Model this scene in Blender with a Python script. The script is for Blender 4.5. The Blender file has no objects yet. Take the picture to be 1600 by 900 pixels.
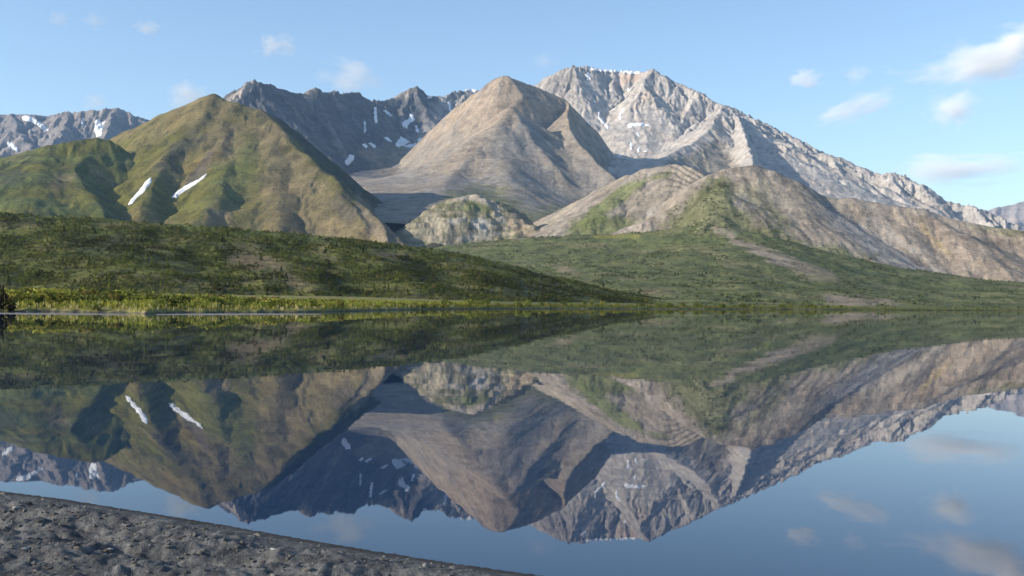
import bpy, math, random
import numpy as np
from mathutils import Matrix, Vector

random.seed(7)
RNG = np.random.default_rng(11)
scene = bpy.context.scene
COL = scene.collection

# ------------------------------------------------------------------ camera
F = 1716.0                       # focal length in pixels of the 1600 px wide photograph
PITCH, ROLL, EYE = math.radians(0.80), math.radians(0.60), 1.6
cam_data = bpy.data.cameras.new("camera")
cam_data.sensor_width = 36.0
cam_data.lens = 36.0 * F / 1600.0
cam_data.clip_start = 0.1
cam_data.clip_end = 80000.0
cam = bpy.data.objects.new("camera", cam_data)
COL.objects.link(cam)
CR = Matrix.Rotation(math.pi / 2 + PITCH, 3, 'X') @ Matrix.Rotation(ROLL, 3, 'Z')
M4 = CR.to_4x4()
M4.translation = Vector((0, 0, EYE))
cam.matrix_world = M4
scene.camera = cam
CRN = np.array(CR)

# ------------------------------------------------------------------ sun, sky, exposure
SUN_AZ = math.atan2(-0.955, -0.29)      # direction towards the sun, x then y
SUN_EL = math.radians(22.0)
world = bpy.data.worlds.new("World")
scene.world = world
world.use_nodes = True
wn, wl = world.node_tree.nodes, world.node_tree.links
wn.clear()
sky = wn.new('ShaderNodeTexSky')
sky.sky_type = 'NISHITA'
sky.sun_disc = False
sky.sun_elevation = SUN_EL
sky.sun_rotation = SUN_AZ
sky.altitude = 700
sky.air_density = 1.0
sky.dust_density = 0.7
sky.ozone_density = 1.7
bg = wn.new('ShaderNodeBackground')
bg.inputs['Strength'].default_value = 0.138
wo = wn.new('ShaderNodeOutputWorld')
wl.new(sky.outputs[0], bg.inputs[0])
wl.new(bg.outputs[0], wo.inputs[0])

sd = bpy.data.lights.new("sun", 'SUN')
sd.energy = 4.5
sd.angle = math.radians(0.53)
sd.color = (1.0, 0.90, 0.76)
sun = bpy.data.objects.new("sun", sd)
COL.objects.link(sun)
to_sun = Vector((math.sin(SUN_AZ) * math.cos(SUN_EL), math.cos(SUN_AZ) * math.cos(SUN_EL), math.sin(SUN_EL)))
sun.rotation_euler = to_sun.to_track_quat('Z', 'Y').to_euler()

scene.view_settings.view_transform = 'Standard'
scene.view_settings.look = 'None'
scene.view_settings.exposure = 0.64
scene.view_settings.gamma = 1.0
scene.cycles.use_denoising = True
scene.cycles.max_bounces = 6
scene.cycles.diffuse_bounces = 2
scene.cycles.glossy_bounces = 3
scene.cycles.volume_bounces = 4

# ------------------------------------------------------------------ pixel <-> world
def at(u, v, D):
    """the point seen at pixel (u, v) at depth y = D"""
    u = np.asarray(u, float); v = np.asarray(v, float); D = np.asarray(D, float)
    r = np.stack([(u - 800) / F, -(v - 450) / F, -np.ones_like(u)], -1) @ CRN.T
    k = D / r[..., 1]
    return r[..., 0] * k, D, EYE + r[..., 2] * k

def project(X, Y, Z):
    p = np.stack([X, Y, np.asarray(Z) - EYE], -1) @ CRN
    w = np.maximum(-p[..., 2], 1e-3)
    return 800 + F * p[..., 0] / w, 450 - F * p[..., 1] / w

# ------------------------------------------------------------------ noise
def _hash(ix, iy, s):
    h = (ix.astype(np.int64) * 374761393 + iy.astype(np.int64) * 668265263 + s * 1442695041) & 0xFFFFFFFF
    h = ((h ^ (h >> 13)) * 1274126177) & 0xFFFFFFFF
    h = ((h ^ (h >> 16)) * 2246822519) & 0xFFFFFFFF
    return (h ^ (h >> 15)) & 0xFFFFFFFF

def hash01(ix, iy, s):
    return (_hash(ix, iy, s) / 4294967296.0)

def perlin(x, y, s=0):
    ix, iy = np.floor(x), np.floor(y)
    fx, fy = x - ix, y - iy
    ux, uy = fx * fx * fx * (fx * (fx * 6 - 15) + 10), fy * fy * fy * (fy * (fy * 6 - 15) + 10)
    def g(ox, oy):
        a = hash01(ix + ox, iy + oy, s) * 2 * np.pi
        return np.cos(a) * (fx - ox) + np.sin(a) * (fy - oy)
    a = g(0, 0) * (1 - ux) + g(1, 0) * ux
    b = g(0, 1) * (1 - ux) + g(1, 1) * ux
    return (a * (1 - uy) + b * uy) * 1.5

def fbm(x, y, octv=4, s=0, gain=0.5, lac=2.03):
    t, a = 0.0, 1.0
    for i in range(octv):
        t = t + a * perlin(x, y, s + i * 17)
        x, y, a = x * lac + 3.7, y * lac - 1.3, a * gain
    return t

def sstep(a, b, x):
    t = np.clip((x - a) / (b - a), 0, 1)
    return t * t * (3 - 2 * t)

def lerp3(c, d, t):
    return c + (np.asarray(d, float) - c) * t[..., None]

def gully(X, Y, gx, gy, scale, s):
    """gullies that run down the slope (gx, gy); returns height -1..1 and its gradient"""
    px, py = X / scale, Y / scale
    ix, iy = np.floor(px), np.floor(py)
    fx, fy = px - ix, py - iy
    g = np.hypot(gx, gy) + 1e-6
    k = np.minimum(1.0, g / 0.35)
    dx, dy = -gy / g * k, gx / g * k
    va = np.zeros_like(px); da = np.zeros_like(px); wt = np.zeros_like(px)
    for i in range(-1, 3):
        for j in range(-1, 3):
            hx = hash01(ix + i, iy + j, s) * 0.6 + 0.2
            hy = hash01(ix + i, iy + j, s + 5) * 0.6 + 0.2
            qx, qy = fx - i - hx + .5, fy - j - hy + .5
            al = qx * dy - qy * dx; w = np.exp(-2.3 * (qx * qx + qy * qy) + 1.3 * al * al)
            ph = 2 * np.pi * ((qx * dx + qy * dy) + hash01(ix + i, iy + j, s + 9) * 0.35)
            wt += w
            va += w * np.cos(ph)
            da += -w * np.sin(ph)
    va /= wt; da /= wt
    return va, da * dx * 2 * np.pi / scale, da * dy * 2 * np.pi / scale

# ------------------------------------------------------------------ materials
def new_mat(name):
    m = bpy.data.materials.new(name)
    m.use_nodes = True
    nt = m.node_tree
    nt.nodes.clear()
    out = nt.nodes.new('ShaderNodeOutputMaterial')
    p = nt.nodes.new('ShaderNodeBsdfPrincipled')
    nt.links.new(p.outputs[0], out.inputs[0])
    p.inputs['Roughness'].default_value = 0.95
    p.inputs['Specular IOR Level'].default_value = 0.1
    return m, nt, p

def N(nt, t, **kw):
    n = nt.nodes.new(t)
    for k, v in kw.items():
        setattr(n, k, v)
    return n

def ground_mat(name, scales, amount, bump_d, bump_s, spk=None):
    """albedo from the mesh attribute 'albedo' times noise grain in metres"""
    m, nt, p = new_mat(name)
    at_ = N(nt, 'ShaderNodeAttribute', attribute_name='albedo')
    tc = N(nt, 'ShaderNodeTexCoord')
    cur = at_.outputs['Color']
    for i, sc in enumerate(scales):
        nz = N(nt, 'ShaderNodeTexNoise')
        nz.inputs['Scale'].default_value = 1.0 / sc
        nz.inputs['Detail'].default_value = 4.0
        nz.inputs['Roughness'].default_value = 0.65
        nt.links.new(tc.outputs['Object'], nz.inputs['Vector'])
        mr = N(nt, 'ShaderNodeMapRange')
        mr.inputs['From Min'].default_value = 0.3
        mr.inputs['From Max'].default_value = 0.7
        mr.inputs['To Min'].default_value = 1 - amount
        mr.inputs['To Max'].default_value = 1 + amount
        nt.links.new(nz.outputs[0], mr.inputs['Value'])
        mx = N(nt, 'ShaderNodeVectorMath', operation='MULTIPLY')
        nt.links.new(cur, mx.inputs[0])
        nt.links.new(mr.outputs[0], mx.inputs[1])
        cur = mx.outputs[0]
    if spk:
        for q_, (sc, lo, hi, dark) in enumerate(spk):
            nz = N(nt, 'ShaderNodeTexNoise')
            nz.inputs['Scale'].default_value = 1.0 / sc
            nz.inputs['Detail'].default_value = 6.0
            nz.inputs['Roughness'].default_value = 0.7
            nt.links.new(tc.outputs['Object'], nz.inputs['Vector'])
            mr = N(nt, 'ShaderNodeMapRange')
            mr.inputs['From Min'].default_value = lo; mr.inputs['From Max'].default_value = hi
            mr.inputs['To Min'].default_value = 1.0; mr.inputs['To Max'].default_value = dark
            nt.links.new(nz.outputs[0], mr.inputs['Value'])
            mx = N(nt, 'ShaderNodeVectorMath', operation='MULTIPLY')
            nt.links.new(cur, mx.inputs[0]); nt.links.new(mr.outputs[0], mx.inputs[1])
            cur = mx.outputs[0]
    nt.links.new(cur, p.inputs['Base Color'])
    nb = N(nt, 'ShaderNodeTexNoise')
    nb.inputs['Scale'].default_value = 1.0 / bump_s
    nb.inputs['Detail'].default_value = 5.0
    nb.inputs['Roughness'].default_value = 0.7
    nt.links.new(tc.outputs['Object'], nb.inputs['Vector'])
    bp = N(nt, 'ShaderNodeBump')
    bp.inputs['Strength'].default_value = 0.8
    bp.inputs['Distance'].default_value = bump_d
    nt.links.new(nb.outputs[0], bp.inputs['Height'])
    nt.links.new(bp.outputs[0], p.inputs['Normal'])
    return m

def plain_mat(name, c, var=0.25, scale=1.0, rough=0.9):
    m, nt, p = new_mat(name)
    tc = N(nt, 'ShaderNodeTexCoord')
    nz = N(nt, 'ShaderNodeTexNoise')
    nz.inputs['Scale'].default_value = 1.0 / scale
    nz.inputs['Detail'].default_value = 3.0
    nt.links.new(tc.outputs['Object'], nz.inputs['Vector'])
    oi = N(nt, 'ShaderNodeObjectInfo')
    ad = N(nt, 'ShaderNodeMath', operation='MULTIPLY_ADD')
    ad.inputs[1].default_value = 0.35
    nt.links.new(oi.outputs['Random'], ad.inputs[0])
    nt.links.new(nz.outputs[0], ad.inputs[2])
    mr = N(nt, 'ShaderNodeMapRange')
    mr.inputs['From Min'].default_value = 0.35
    mr.inputs['From Max'].default_value = 1.0
    mr.inputs['To Min'].default_value = 1 - var
    mr.inputs['To Max'].default_value = 1 + var
    nt.links.new(ad.outputs[0], mr.inputs['Value'])
    mx = N(nt, 'ShaderNodeVectorMath', operation='MULTIPLY')
    mx.inputs[0].default_value = c
    nt.links.new(mr.outputs[0], mx.inputs[1])
    nt.links.new(mx.outputs[0], p.inputs['Base Color'])
    p.inputs['Roughness'].default_value = rough
    return m

MAT_ROCK = ground_mat("mountain_rock", (70.0, 22.0, 7.0), 0.20, 7.0, 24.0, [(40.0, .50, .62, .72), (11.0, .54, .62, .75), (16.0, .56, .64, 1.22)])
MAT_HILL = ground_mat("grassy_hill", (45.0, 14.0, 4.0), 0.22, 4.0, 10.0, [(28.0, .50, .60, .66), (7.0, .52, .60, .70), (10.0, .55, .63, 1.25)])
MAT_SNOW = plain_mat("old_snow", (0.70, 0.71, 0.73), 0.22, 9.0, 0.7)

# ------------------------------------------------------------------ mesh helpers
def mesh_from(name, V, Fc, mat, albedo=None, smooth=True, parent=None, kind=None, label=None, cat=None, group=None):
    me = bpy.data.meshes.new(name)
    V = np.asarray(V, np.float32); Fc = np.asarray(Fc, np.int32)
    k = Fc.shape[1]
    me.vertices.add(len(V)); me.vertices.foreach_set('co', V.ravel())
    me.loops.add(Fc.size); me.loops.foreach_set('vertex_index', Fc.ravel())
    me.polygons.add(len(Fc))
    me.polygons.foreach_set('loop_start', np.arange(0, Fc.size, k, dtype=np.int32))
    me.polygons.foreach_set('loop_total', np.full(len(Fc), k, np.int32))
    me.polygons.foreach_set('use_smooth', np.full(len(Fc), smooth, bool))
    if albedo is not None:
        a = me.attributes.new('albedo', 'FLOAT_COLOR', 'POINT')
        c = np.ones((len(V), 4), np.float32); c[:, :3] = albedo
        a.data.foreach_set('color', c.ravel())
    me.update(calc_edges=True)
    if mat: me.materials.append(mat)
    o = bpy.data.objects.new(name, me)
    COL.objects.link(o)
    if parent: o.parent = parent
    tag(o, label, cat, group, kind)
    return o

def tag(o, label=None, cat=None, group=None, kind=None):
    if label: o['label'] = label
    if cat: o['category'] = cat
    if group: o['group'] = group
    if kind: o['kind'] = kind
    return o

def grid_faces(n, m):
    i = np.arange(n * m).reshape(n, m)
    return np.stack([i[:-1, :-1], i[:-1, 1:], i[1:, 1:], i[1:, :-1]], -1).reshape(-1, 4)

def poly_sdf(u, v, P):
    """signed distance in pixels to a polygon, negative inside"""
    P = np.asarray(P, float)
    d = np.full(u.shape, 1e18); ins = np.zeros(u.shape, bool)
    for a, b in zip(P, np.roll(P, -1, 0)):
        ex, ey = b - a
        t = np.clip(((u - a[0]) * ex + (v - a[1]) * ey) / (ex * ex + ey * ey + 1e-9), 0, 1)
        d = np.minimum(d, (u - a[0] - ex * t) ** 2 + (v - a[1] - ey * t) ** 2)
        c = (a[1] > v) != (b[1] > v)
        with np.errstate(divide='ignore', invalid='ignore'):
            ins ^= c & (u < (b[0] - a[0]) * (v - a[1]) / (b[1] - a[1] + 1e-12) + a[0])
    d = np.sqrt(d)
    return np.where(ins, -d, d)

def tents(X, Y, ridges, k):
    """height of the land falling away from ridge lines"""
    H = None; DM = np.full(X.shape, 1e9); D0_ = None
    for rd in ridges:
        pts = np.array(rd['p'], float)
        px, py, pz = at(pts[:, 0], pts[:, 1], pts[:, 2])
        sl, sr, r, c, L = rd.get('l', .6), rd.get('r', .6), rd.get('round', 4.), rd.get('c', 0.3), rd.get('L', 400.)
        h = np.full(X.shape, -1e9)
        for i in range(len(px) - 1):
            ex, ey = px[i + 1] - px[i], py[i + 1] - py[i]
            ll = ex * ex + ey * ey + 1e-9
            t = np.clip(((X - px[i]) * ex + (Y - py[i]) * ey) / ll, 0, 1)
            qx, qy = X - px[i] - ex * t, Y - py[i] - ey * t
            d = np.sqrt(qx * qx + qy * qy)
            sd_ = (ex * qy - ey * qx) / (math.sqrt(ll) * (d + 1e-3))
            s = sr + (sl - sr) * (sd_ + 1) * 0.5
            de = np.sqrt(d * d + r * r) - r
            de = de - c * L * (de / L - 1 + np.exp(-de / L))
            h = np.maximum(h, pz[i] + (pz[i + 1] - pz[i]) * t - s * de)
            DM = np.minimum(DM, d)
        for key, a, b in (('cap0', 0, 1), ('cap1', -1, -2)):
            if key in rd:                       # the ridge ends in a steeper drop
                ex, ey = px[a] - px[b], py[a] - py[b]
                al = ((X - px[a]) * ex + (Y - py[a]) * ey) / math.hypot(ex, ey)
                h = h - (rd[key] - .5 * (sl + sr)) * np.maximum(al, 0)
        if H is None: H = h; D0_ = DM.copy()
        else:
            kk_ = k if np.isscalar(k) else k[0] + (k[1] - k[0]) * sstep(120, 650, D0_)
            q = np.clip(0.5 + 0.5 * (h - H) / kk_, 0, 1)
            H = H + (h - H) * q + kk_ * q * (1 - q) * 0.9
            H = np.where(np.isfinite(H), H, h)
    return H, DM, D0_

def push(k, ridges):
    return [dict(r, p=[(a, b, d * k) for a, b, d in r['p']]) for r in ridges]

def mass(name, label, ridges, u0, u1, du, D0, D1, dD, colour, mat, k=14., er=((150, 20), (70, 9), (32, 4)),
         warp=(120., 18.), fb=(300., 12.), zmin=-8., height=None, keep_ridge=60., seed=1, post=None, low=(1e6, 2e6, 1.), jag=0.):
    us = np.arange(u0, u1 + du, du); Ds = np.arange(D0, D1 + dD, dD)
    U, D = np.meshgrid(us, Ds)
    X, Y = (U - 800) / F * D, D
    ws, wa = warp
    Xw = X + wa * fbm(X / ws, Y / ws, 3, seed)
    Yw = Y + wa * fbm(X / ws + 9.1, Y / ws + 4.2, 3, seed + 3)
    if height is None:
        H, DM, DC = tents(Xw, Yw, ridges, k)
    else:
        H = height(Xw, Yw); DM = DC = np.full(X.shape, 1e3)
    hD, hu = np.gradient(H, dD, du)
    gx = hu * F / D; gy = hD - gx * (U - 800) / F
    fade = 0.25 + 0.75 * sstep(0, keep_ridge, DM)
    fade = fade * (1 - (1 - low[2]) * sstep(low[0], low[1], DC))
    H = H + fb[1] * fbm(X / fb[0], Y / fb[0], 5, seed + 7) * fade
    cav = np.zeros_like(H)
    for n_, (sc, am) in enumerate(er):
        v_, ex, ey = gully(X, Y, gx, gy, sc, seed + 31 * n_)
        steep = sstep(0.05, 0.5, np.hypot(gx, gy))
        H = H + am * v_ * fade * steep
        cav = cav + v_ * steep * (0.6 ** n_)
        gx = gx + am * ex * 0.6; gy = gy + am * ey * 0.6
    if jag:
        jn = 1 - np.abs(perlin(X / 38., Y / 38., seed + 70)) * 2.2 + .6 * (1 - 2.2 * np.abs(perlin(X / 17., Y / 17., seed + 71)))
        H = H + jag * (.35 + 1.3 * sstep(-.4, .5, perlin(X / 260., Y / 260., seed + 72))) * (jn - .9) * (1 - sstep(8, 130, DC))
    if post is not None: H = post(X, Y, H, U, D)
    hD, hu = np.gradient(H, dD, du)
    gx = hu * F / D; gy = hD - gx * (U - 800) / F
    sl = np.hypot(gx, gy)
    pu, pv = project(X, Y, H)
    c = colour(dict(X=X, Y=Y, Z=H, slope=sl, gx=gx, gy=gy, u=pu, v=pv, cav=cav, dm=DM, seed=seed))
    n, m = X.shape
    Fc = grid_faces(n, m)
    ok = (H.ravel()[Fc] > zmin).any(1)
    Fc = Fc[ok]
    used = np.unique(Fc)
    idx = np.full(n * m, -1, np.int32); idx[used] = np.arange(len(used))
    V = np.stack([X, Y, H], -1).reshape(-1, 3)
    o = mesh_from(name, V[used], idx[Fc], mat, c.reshape(-1, 3)[used], kind='structure', label=label)
    return dict(o=o, dm=DC, X=X, Y=Y, Z=H, u=pu, v=pv, gx=gx, gy=gy, sl=sl, V=V, Fc=Fc, U=U, D=D)

def patches(c, q, plist):
    """patches of another ground colour: (outline, colour, strength, feather, wobble)"""
    wob = fbm(q['X'] / 60., q['Y'] / 60., 4, q['seed'] + 60)
    wob2 = fbm(q['X'] / 14., q['Y'] / 14., 3, q['seed'] + 61)
    for P, colr, st, fe, wb in plist:
        P = np.asarray(P, float)
        lo, hi = P.min(0) - fe * 2 - wb * 2, P.max(0) + fe * 2 + wb * 2
        sel = (q['u'] > lo[0]) & (q['u'] < hi[0]) & (q['v'] > lo[1]) & (q['v'] < hi[1])
        if not sel.any(): continue
        d = poly_sdf(q['u'][sel], q['v'][sel], P) + wb * (wob[sel] + 0.6 * wob2[sel])
        t = st * (1 - sstep(-fe, fe, d))
        c[sel] = lerp3(c[sel], colr, t)
    return c

def snow(ms, outlines, lift=1.2):
    """old snow lying in hollows: one part for each patch"""
    V = ms['V']; Fc = ms['Fc']
    fu, fv = ms['u'].ravel()[Fc].mean(1), ms['v'].ravel()[Fc].mean(1)
    nx, ny = -ms['gx'].ravel(), -ms['gy'].ravel()
    face_front = (-(V[:, 0] * nx + V[:, 1] * ny + (V[:, 2] - EYE))) > 0
    ff = face_front[Fc].mean(1) >= 0.5
    wob = 0.9 * fbm(V[:, 0] / 22., V[:, 1] / 22., 3, 77)[Fc[:, 0]]
    for P in outlines:
        P = np.asarray(P, float)
        lo, hi = P.min(0) - 4, P.max(0) + 4
        cand = np.where((fu > lo[0]) & (fu < hi[0]) & (fv > lo[1]) & (fv < hi[1]) & ff)[0]
        if not len(cand): continue
        ins = poly_sdf(fu[cand], fv[cand], P) < 2.5
        cand = cand[ins]
        if len(cand) < 2: continue
        yc = V[Fc[cand, 0], 1]
        cand = cand[yc < yc.min() + 420]
        # cut the patch out of the surface on a finer grid
        K = 4
        g = np.linspace(0, 1, K + 1)
        A, B = np.meshgrid(g, g); A, B = A.ravel(), B.ravel()
        W4 = np.stack([(1 - A) * (1 - B), A * (1 - B), A * B, (1 - A) * B], 1)
        nrm = np.stack([nx, ny, np.ones(len(V))], -1); nrm /= np.linalg.norm(nrm, axis=1)[:, None]
        P3 = np.einsum('kc,fcd->fkd', W4, V[Fc[cand]]).reshape(-1, 3)
        N3 = np.einsum('kc,fcd->fkd', W4, nrm[Fc[cand]]).reshape(-1, 3)
        key = np.round(P3 * 20).astype(np.int64)
        _, first, inv = np.unique(key, axis=0, return_index=True, return_inverse=True)
        P3, N3 = P3[first], N3[first]
        sub = grid_faces(K + 1, K + 1)
        fl = inv.ravel()[(sub[None] + (np.arange(len(cand)) * (K + 1) ** 2)[:, None, None]).reshape(-1, 4)]
        cu, cv = project(P3[:, 0], P3[:, 1], P3[:, 2])
        dd = poly_sdf(cu, cv, P) + 1.1 * fbm(P3[:, 0] / 16., P3[:, 2] / 16., 4, 77)
        fl = fl[dd[fl].mean(1) < 0.15]
        if len(fl) < 4: continue
        used = np.unique(fl)
        idx = np.full(len(P3), -1, np.int64); idx[used] = np.arange(len(used))
        fl = idx[fl]; P3, N3, th = P3[used], N3[used], np.clip(-dd[used] / 2.0, 0.05, 1)
        top = P3 + N3 * (lift * th)[:, None]
        low = P3 - N3 * 0.5
        e = np.concatenate([fl[:, [0, 1]], fl[:, [1, 2]], fl[:, [2, 3]], fl[:, [3, 0]]])
        es = np.sort(e, 1)
        _, inv, cnt = np.unique(es, axis=0, return_inverse=True, return_counts=True)
        be = e[cnt[inv.ravel()] == 1]
        k = len(used)
        sides = np.stack([be[:, 1], be[:, 0], be[:, 0] + k, be[:, 1] + k], -1)
        mesh_from('snow_patch', np.concatenate([top, low]), np.concatenate([fl, sides]), MAT_SNOW, parent=ms['o'])

def base_cols(q, *cols, sc=180., s=0):
    """blend of ground colours by broad noise"""
    n1 = fbm(q['X'] / sc, q['Y'] / sc, 5, q['seed'] + 40 + s) * 0.5 + 0.5
    c = np.broadcast_to(np.asarray(cols[0], float), q['X'].shape + (3,)).copy()
    for i, cc in enumerate(cols[1:]):
        t = sstep(0.25 + 0.25 * i, 0.75 + 0.25 * i, n1)
        c = lerp3(c, cc, t)
    return c

# ------------------------------------------------------------------ ground colours (albedo)
GRASS = (0.135, 0.126, 0.028); GRASS_D = (0.070, 0.085, 0.032); GRASS_B = (0.195, 0.150, 0.050)
SCREE = (0.300, 0.255, 0.205); SCREE_G = (0.250, 0.235, 0.215); SCREE_T = (0.330, 0.245, 0.165)
LIME = (0.470, 0.425, 0.370); LIME_T = (0.430, 0.350, 0.270); DARKROCK = (0.170, 0.155, 0.145)
TAN = (0.340, 0.270, 0.195); FOREST = (0.055, 0.075, 0.035)

# ------------------------------------------------------------------ the mountains, far to near
def col_far(q):
    c = base_cols(q, DARKROCK, (0.22, 0.19, 0.17), sc=300)
    c = lerp3(c, (0.29, 0.25, 0.22), 0.6 * sstep(0.1, .8, q['cav'] * .5 + .3))
    return c
far_left = mass('mountain', 'distant blue grey range with snow gullies at the far left skyline',
    [dict(p=[(-140, 190, 7300), (-60, 176, 7250), (0, 179, 7200), (20, 178, 7200), (45, 179, 7200), (75, 182, 7200), (95, 178, 7150), (107, 175, 7150),
             (128, 179, 7150), (143, 172, 7100), (152, 174, 7100), (180, 170, 7100), (190, 172, 7100), (215, 182, 7150), (240, 190, 7200), (300, 200, 7300)], l=.55, r=.75, c=.3, L=500),
     dict(p=[(20, 178, 7200), (25, 200, 6900), (45, 225, 6500), (60, 245, 6100)], l=.6, r=.8),
     dict(p=[(107, 175, 7150), (100, 205, 6700), (75, 235, 6200)], l=.8, r=.8),
     dict(p=[(180, 171, 7100), (172, 190, 6800), (165, 212, 6500), (150, 240, 6000)], l=.8, r=.9)],
    -150, 330, 1.6, 5600, 8000, 18, col_far, MAT_ROCK, er=((320, 40), (150, 18), (70, 8)), fb=(500., 20.), seed=3)
snow(far_left, [[(34, 182), (42, 180), (52, 184), (62, 190), (74, 198), (76, 204), (70, 206), (62, 198), (50, 191), (36, 188)],
                [(150, 180), (158, 174), (176, 172), (168, 182), (162, 195), (158, 212), (150, 214), (147, 200)],
                [(128, 184), (132, 184), (130, 198), (127, 198)],
                [(10, 222), (18, 222), (30, 234), (28, 238), (16, 232)]], lift=4)

def col_rightfar(q):
    return base_cols(q, (0.40, 0.34, 0.30), (0.3, .27, .25), sc=300)
mass('mountain', 'faint hazy pink grey mountain at the far right edge of the skyline',
    [dict(p=[(1480, 350, 10400), (1540, 330, 10500), (1560, 322, 10500), (1585, 316, 10500), (1620, 312, 10500), (1700, 300, 10600), (1800, 330, 10600)], l=.5, r=.6)],
    1440, 1800, 3, 9400, 11000, 45, col_rightfar, MAT_ROCK, er=((400, 50), (180, 20)), fb=(700., 30.), seed=5)

def col_white(q):
    c = base_cols(q, LIME, (0.435, 0.395, 0.35), (0.38, .35, .315), sc=260)
    band = np.sin((q['Z'] * 0.9 + q['X'] * 0.55 + 60 * fbm(q['X'] / 300, q['Y'] / 300, 3, 8)) / 28.)
    c = lerp3(c, LIME_T, 0.30 * sstep(0.2, 1, band))
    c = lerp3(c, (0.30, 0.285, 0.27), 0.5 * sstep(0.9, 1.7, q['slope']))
    c = patches(c, q, [
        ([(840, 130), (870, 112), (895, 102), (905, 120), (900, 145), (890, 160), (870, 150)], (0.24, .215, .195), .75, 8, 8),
        ([(965, 115), (1000, 115), (995, 125), (975, 135)], (0.47, .33, .235), .6, 5, 5),
        ([(985, 165), (1020, 130), (1025, 140), (1000, 170)], (0.47, .36, .265), .5, 6, 6),
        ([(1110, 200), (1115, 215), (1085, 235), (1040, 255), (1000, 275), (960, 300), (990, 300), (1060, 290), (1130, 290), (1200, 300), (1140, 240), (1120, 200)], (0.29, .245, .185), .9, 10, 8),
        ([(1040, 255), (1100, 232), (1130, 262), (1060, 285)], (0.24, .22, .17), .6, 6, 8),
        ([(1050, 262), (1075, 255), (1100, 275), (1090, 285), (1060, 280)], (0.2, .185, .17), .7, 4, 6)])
    return c
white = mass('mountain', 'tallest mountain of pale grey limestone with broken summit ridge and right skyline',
    [dict(p=[(800, 165, 6000), (838, 131, 5750), (850, 122, 5720), (870, 113, 5680), (884, 107, 5650), (895, 103, 5630), (905, 104, 5640), (930, 108, 5700), (960, 110, 5750), (985, 112, 5720),
             (1005, 112, 5660), (1018, 107, 5600), (1024, 112, 5590), (1030, 126, 5580), (1042, 127, 5570), (1052, 128, 5550), (1070, 133, 5500), (1085, 140, 5450), (1100, 149, 5400), (1118, 160, 5350),
             (1132, 165, 5300), (1145, 171, 5260), (1160, 180, 5220), (1175, 184, 5200), (1190, 198, 5150), (1200, 204, 5120), (1225, 219, 5060), (1242, 231, 5000),
             (1258, 235, 4960), (1264, 241, 4940), (1285, 239, 4900), (1302, 248, 4850), (1310, 258, 4820), (1330, 264, 4780), (1345, 268, 4740), (1370, 275, 4700),
             (1390, 270, 4660), (1405, 272, 4640), (1420, 281, 4600), (1440, 288, 4560), (1455, 302, 4530), (1475, 313, 4500), (1500, 319, 4450), (1520, 320, 4420), (1538, 330, 4380),
             (1560, 337, 4350), (1585, 348, 4310), (1605, 357, 4280), (1700, 400, 4150)], l=.75, r=1.22, c=.45, L=380, round=3),
     dict(p=[(915, 222, 4300), (950, 240, 4250), (985, 248, 4250), (1020, 248, 4300)], l=.32, r=.5, c=.1, round=60),
     dict(p=[(1132, 165, 5300), (1122, 178, 5130), (1116, 190, 4980), (1110, 201, 4820), (1085, 222, 4560), (1045, 241, 4290), (1005, 262, 4040), (985, 280, 3890)], l=.62, r=.6, c=.3, L=300, round=4),
     dict(p=[(1145, 172, 5260), (1157, 192, 4960), (1164, 208, 4700), (1170, 230, 4400), (1178, 256, 4100), (1190, 290, 3880)], l=1.7, r=.95, c=.0, L=300),
     dict(p=[(1190, 198, 5150), (1203, 216, 5010), (1216, 234, 4880)], l=1.1, r=.9, c=.15),
     dict(p=[(1225, 219, 5060), (1247, 241, 4930), (1280, 269, 4740), (1315, 297, 4560), (1345, 318, 4430)], l=1.1, r=.9, round=3, c=.15),
     dict(p=[(1302, 248, 4850), (1320, 275, 4640), (1338, 300, 4430), (1350, 320, 4270)], l=1.0, r=.9, c=.15),
     dict(p=[(1262, 239, 4940), (1284, 260, 4800), (1302, 278, 4690)], l=1.0, r=.9, c=.15),
     dict(p=[(960, 110, 5740), (958, 140, 5570), (950, 165, 5450)], l=.9, r=.9, c=.2),
     dict(p=[(1060, 131, 5530), (1045, 160, 5370), (1030, 185, 5250)], l=.9, r=.85, c=.2),
     dict(p=[(1090, 142, 5430), (1075, 175, 5250), (1060, 200, 5130)], l=.9, r=.85, c=.2),
     dict(p=[(1390, 270, 4660), (1405, 300, 4500), (1420, 325, 4350)], l=.8, r=.8),
     dict(p=[(1440, 288, 4560), (1465, 318, 4420), (1490, 345, 4280)], l=.9, r=.8),
     dict(p=[(1520, 321, 4420), (1545, 345, 4300), (1560, 365, 4180)], l=.9, r=.8),
     dict(p=[(895, 103, 5630), (905, 130, 5500), (912, 150, 5380)], l=.9, r=.9),
     dict(p=[(1018, 108, 5600), (1005, 135, 5450), (985, 165, 5280)], l=.8, r=.8)],
    780, 1720, 1.3, 3700, 6300, 9, col_white, MAT_ROCK, k=8., jag=11., low=(160, 480, .25), er=((230, 24), (95, 11), (42, 5)), fb=(320., 10.), warp=(80., 9.), keep_ridge=35., seed=9)
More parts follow.
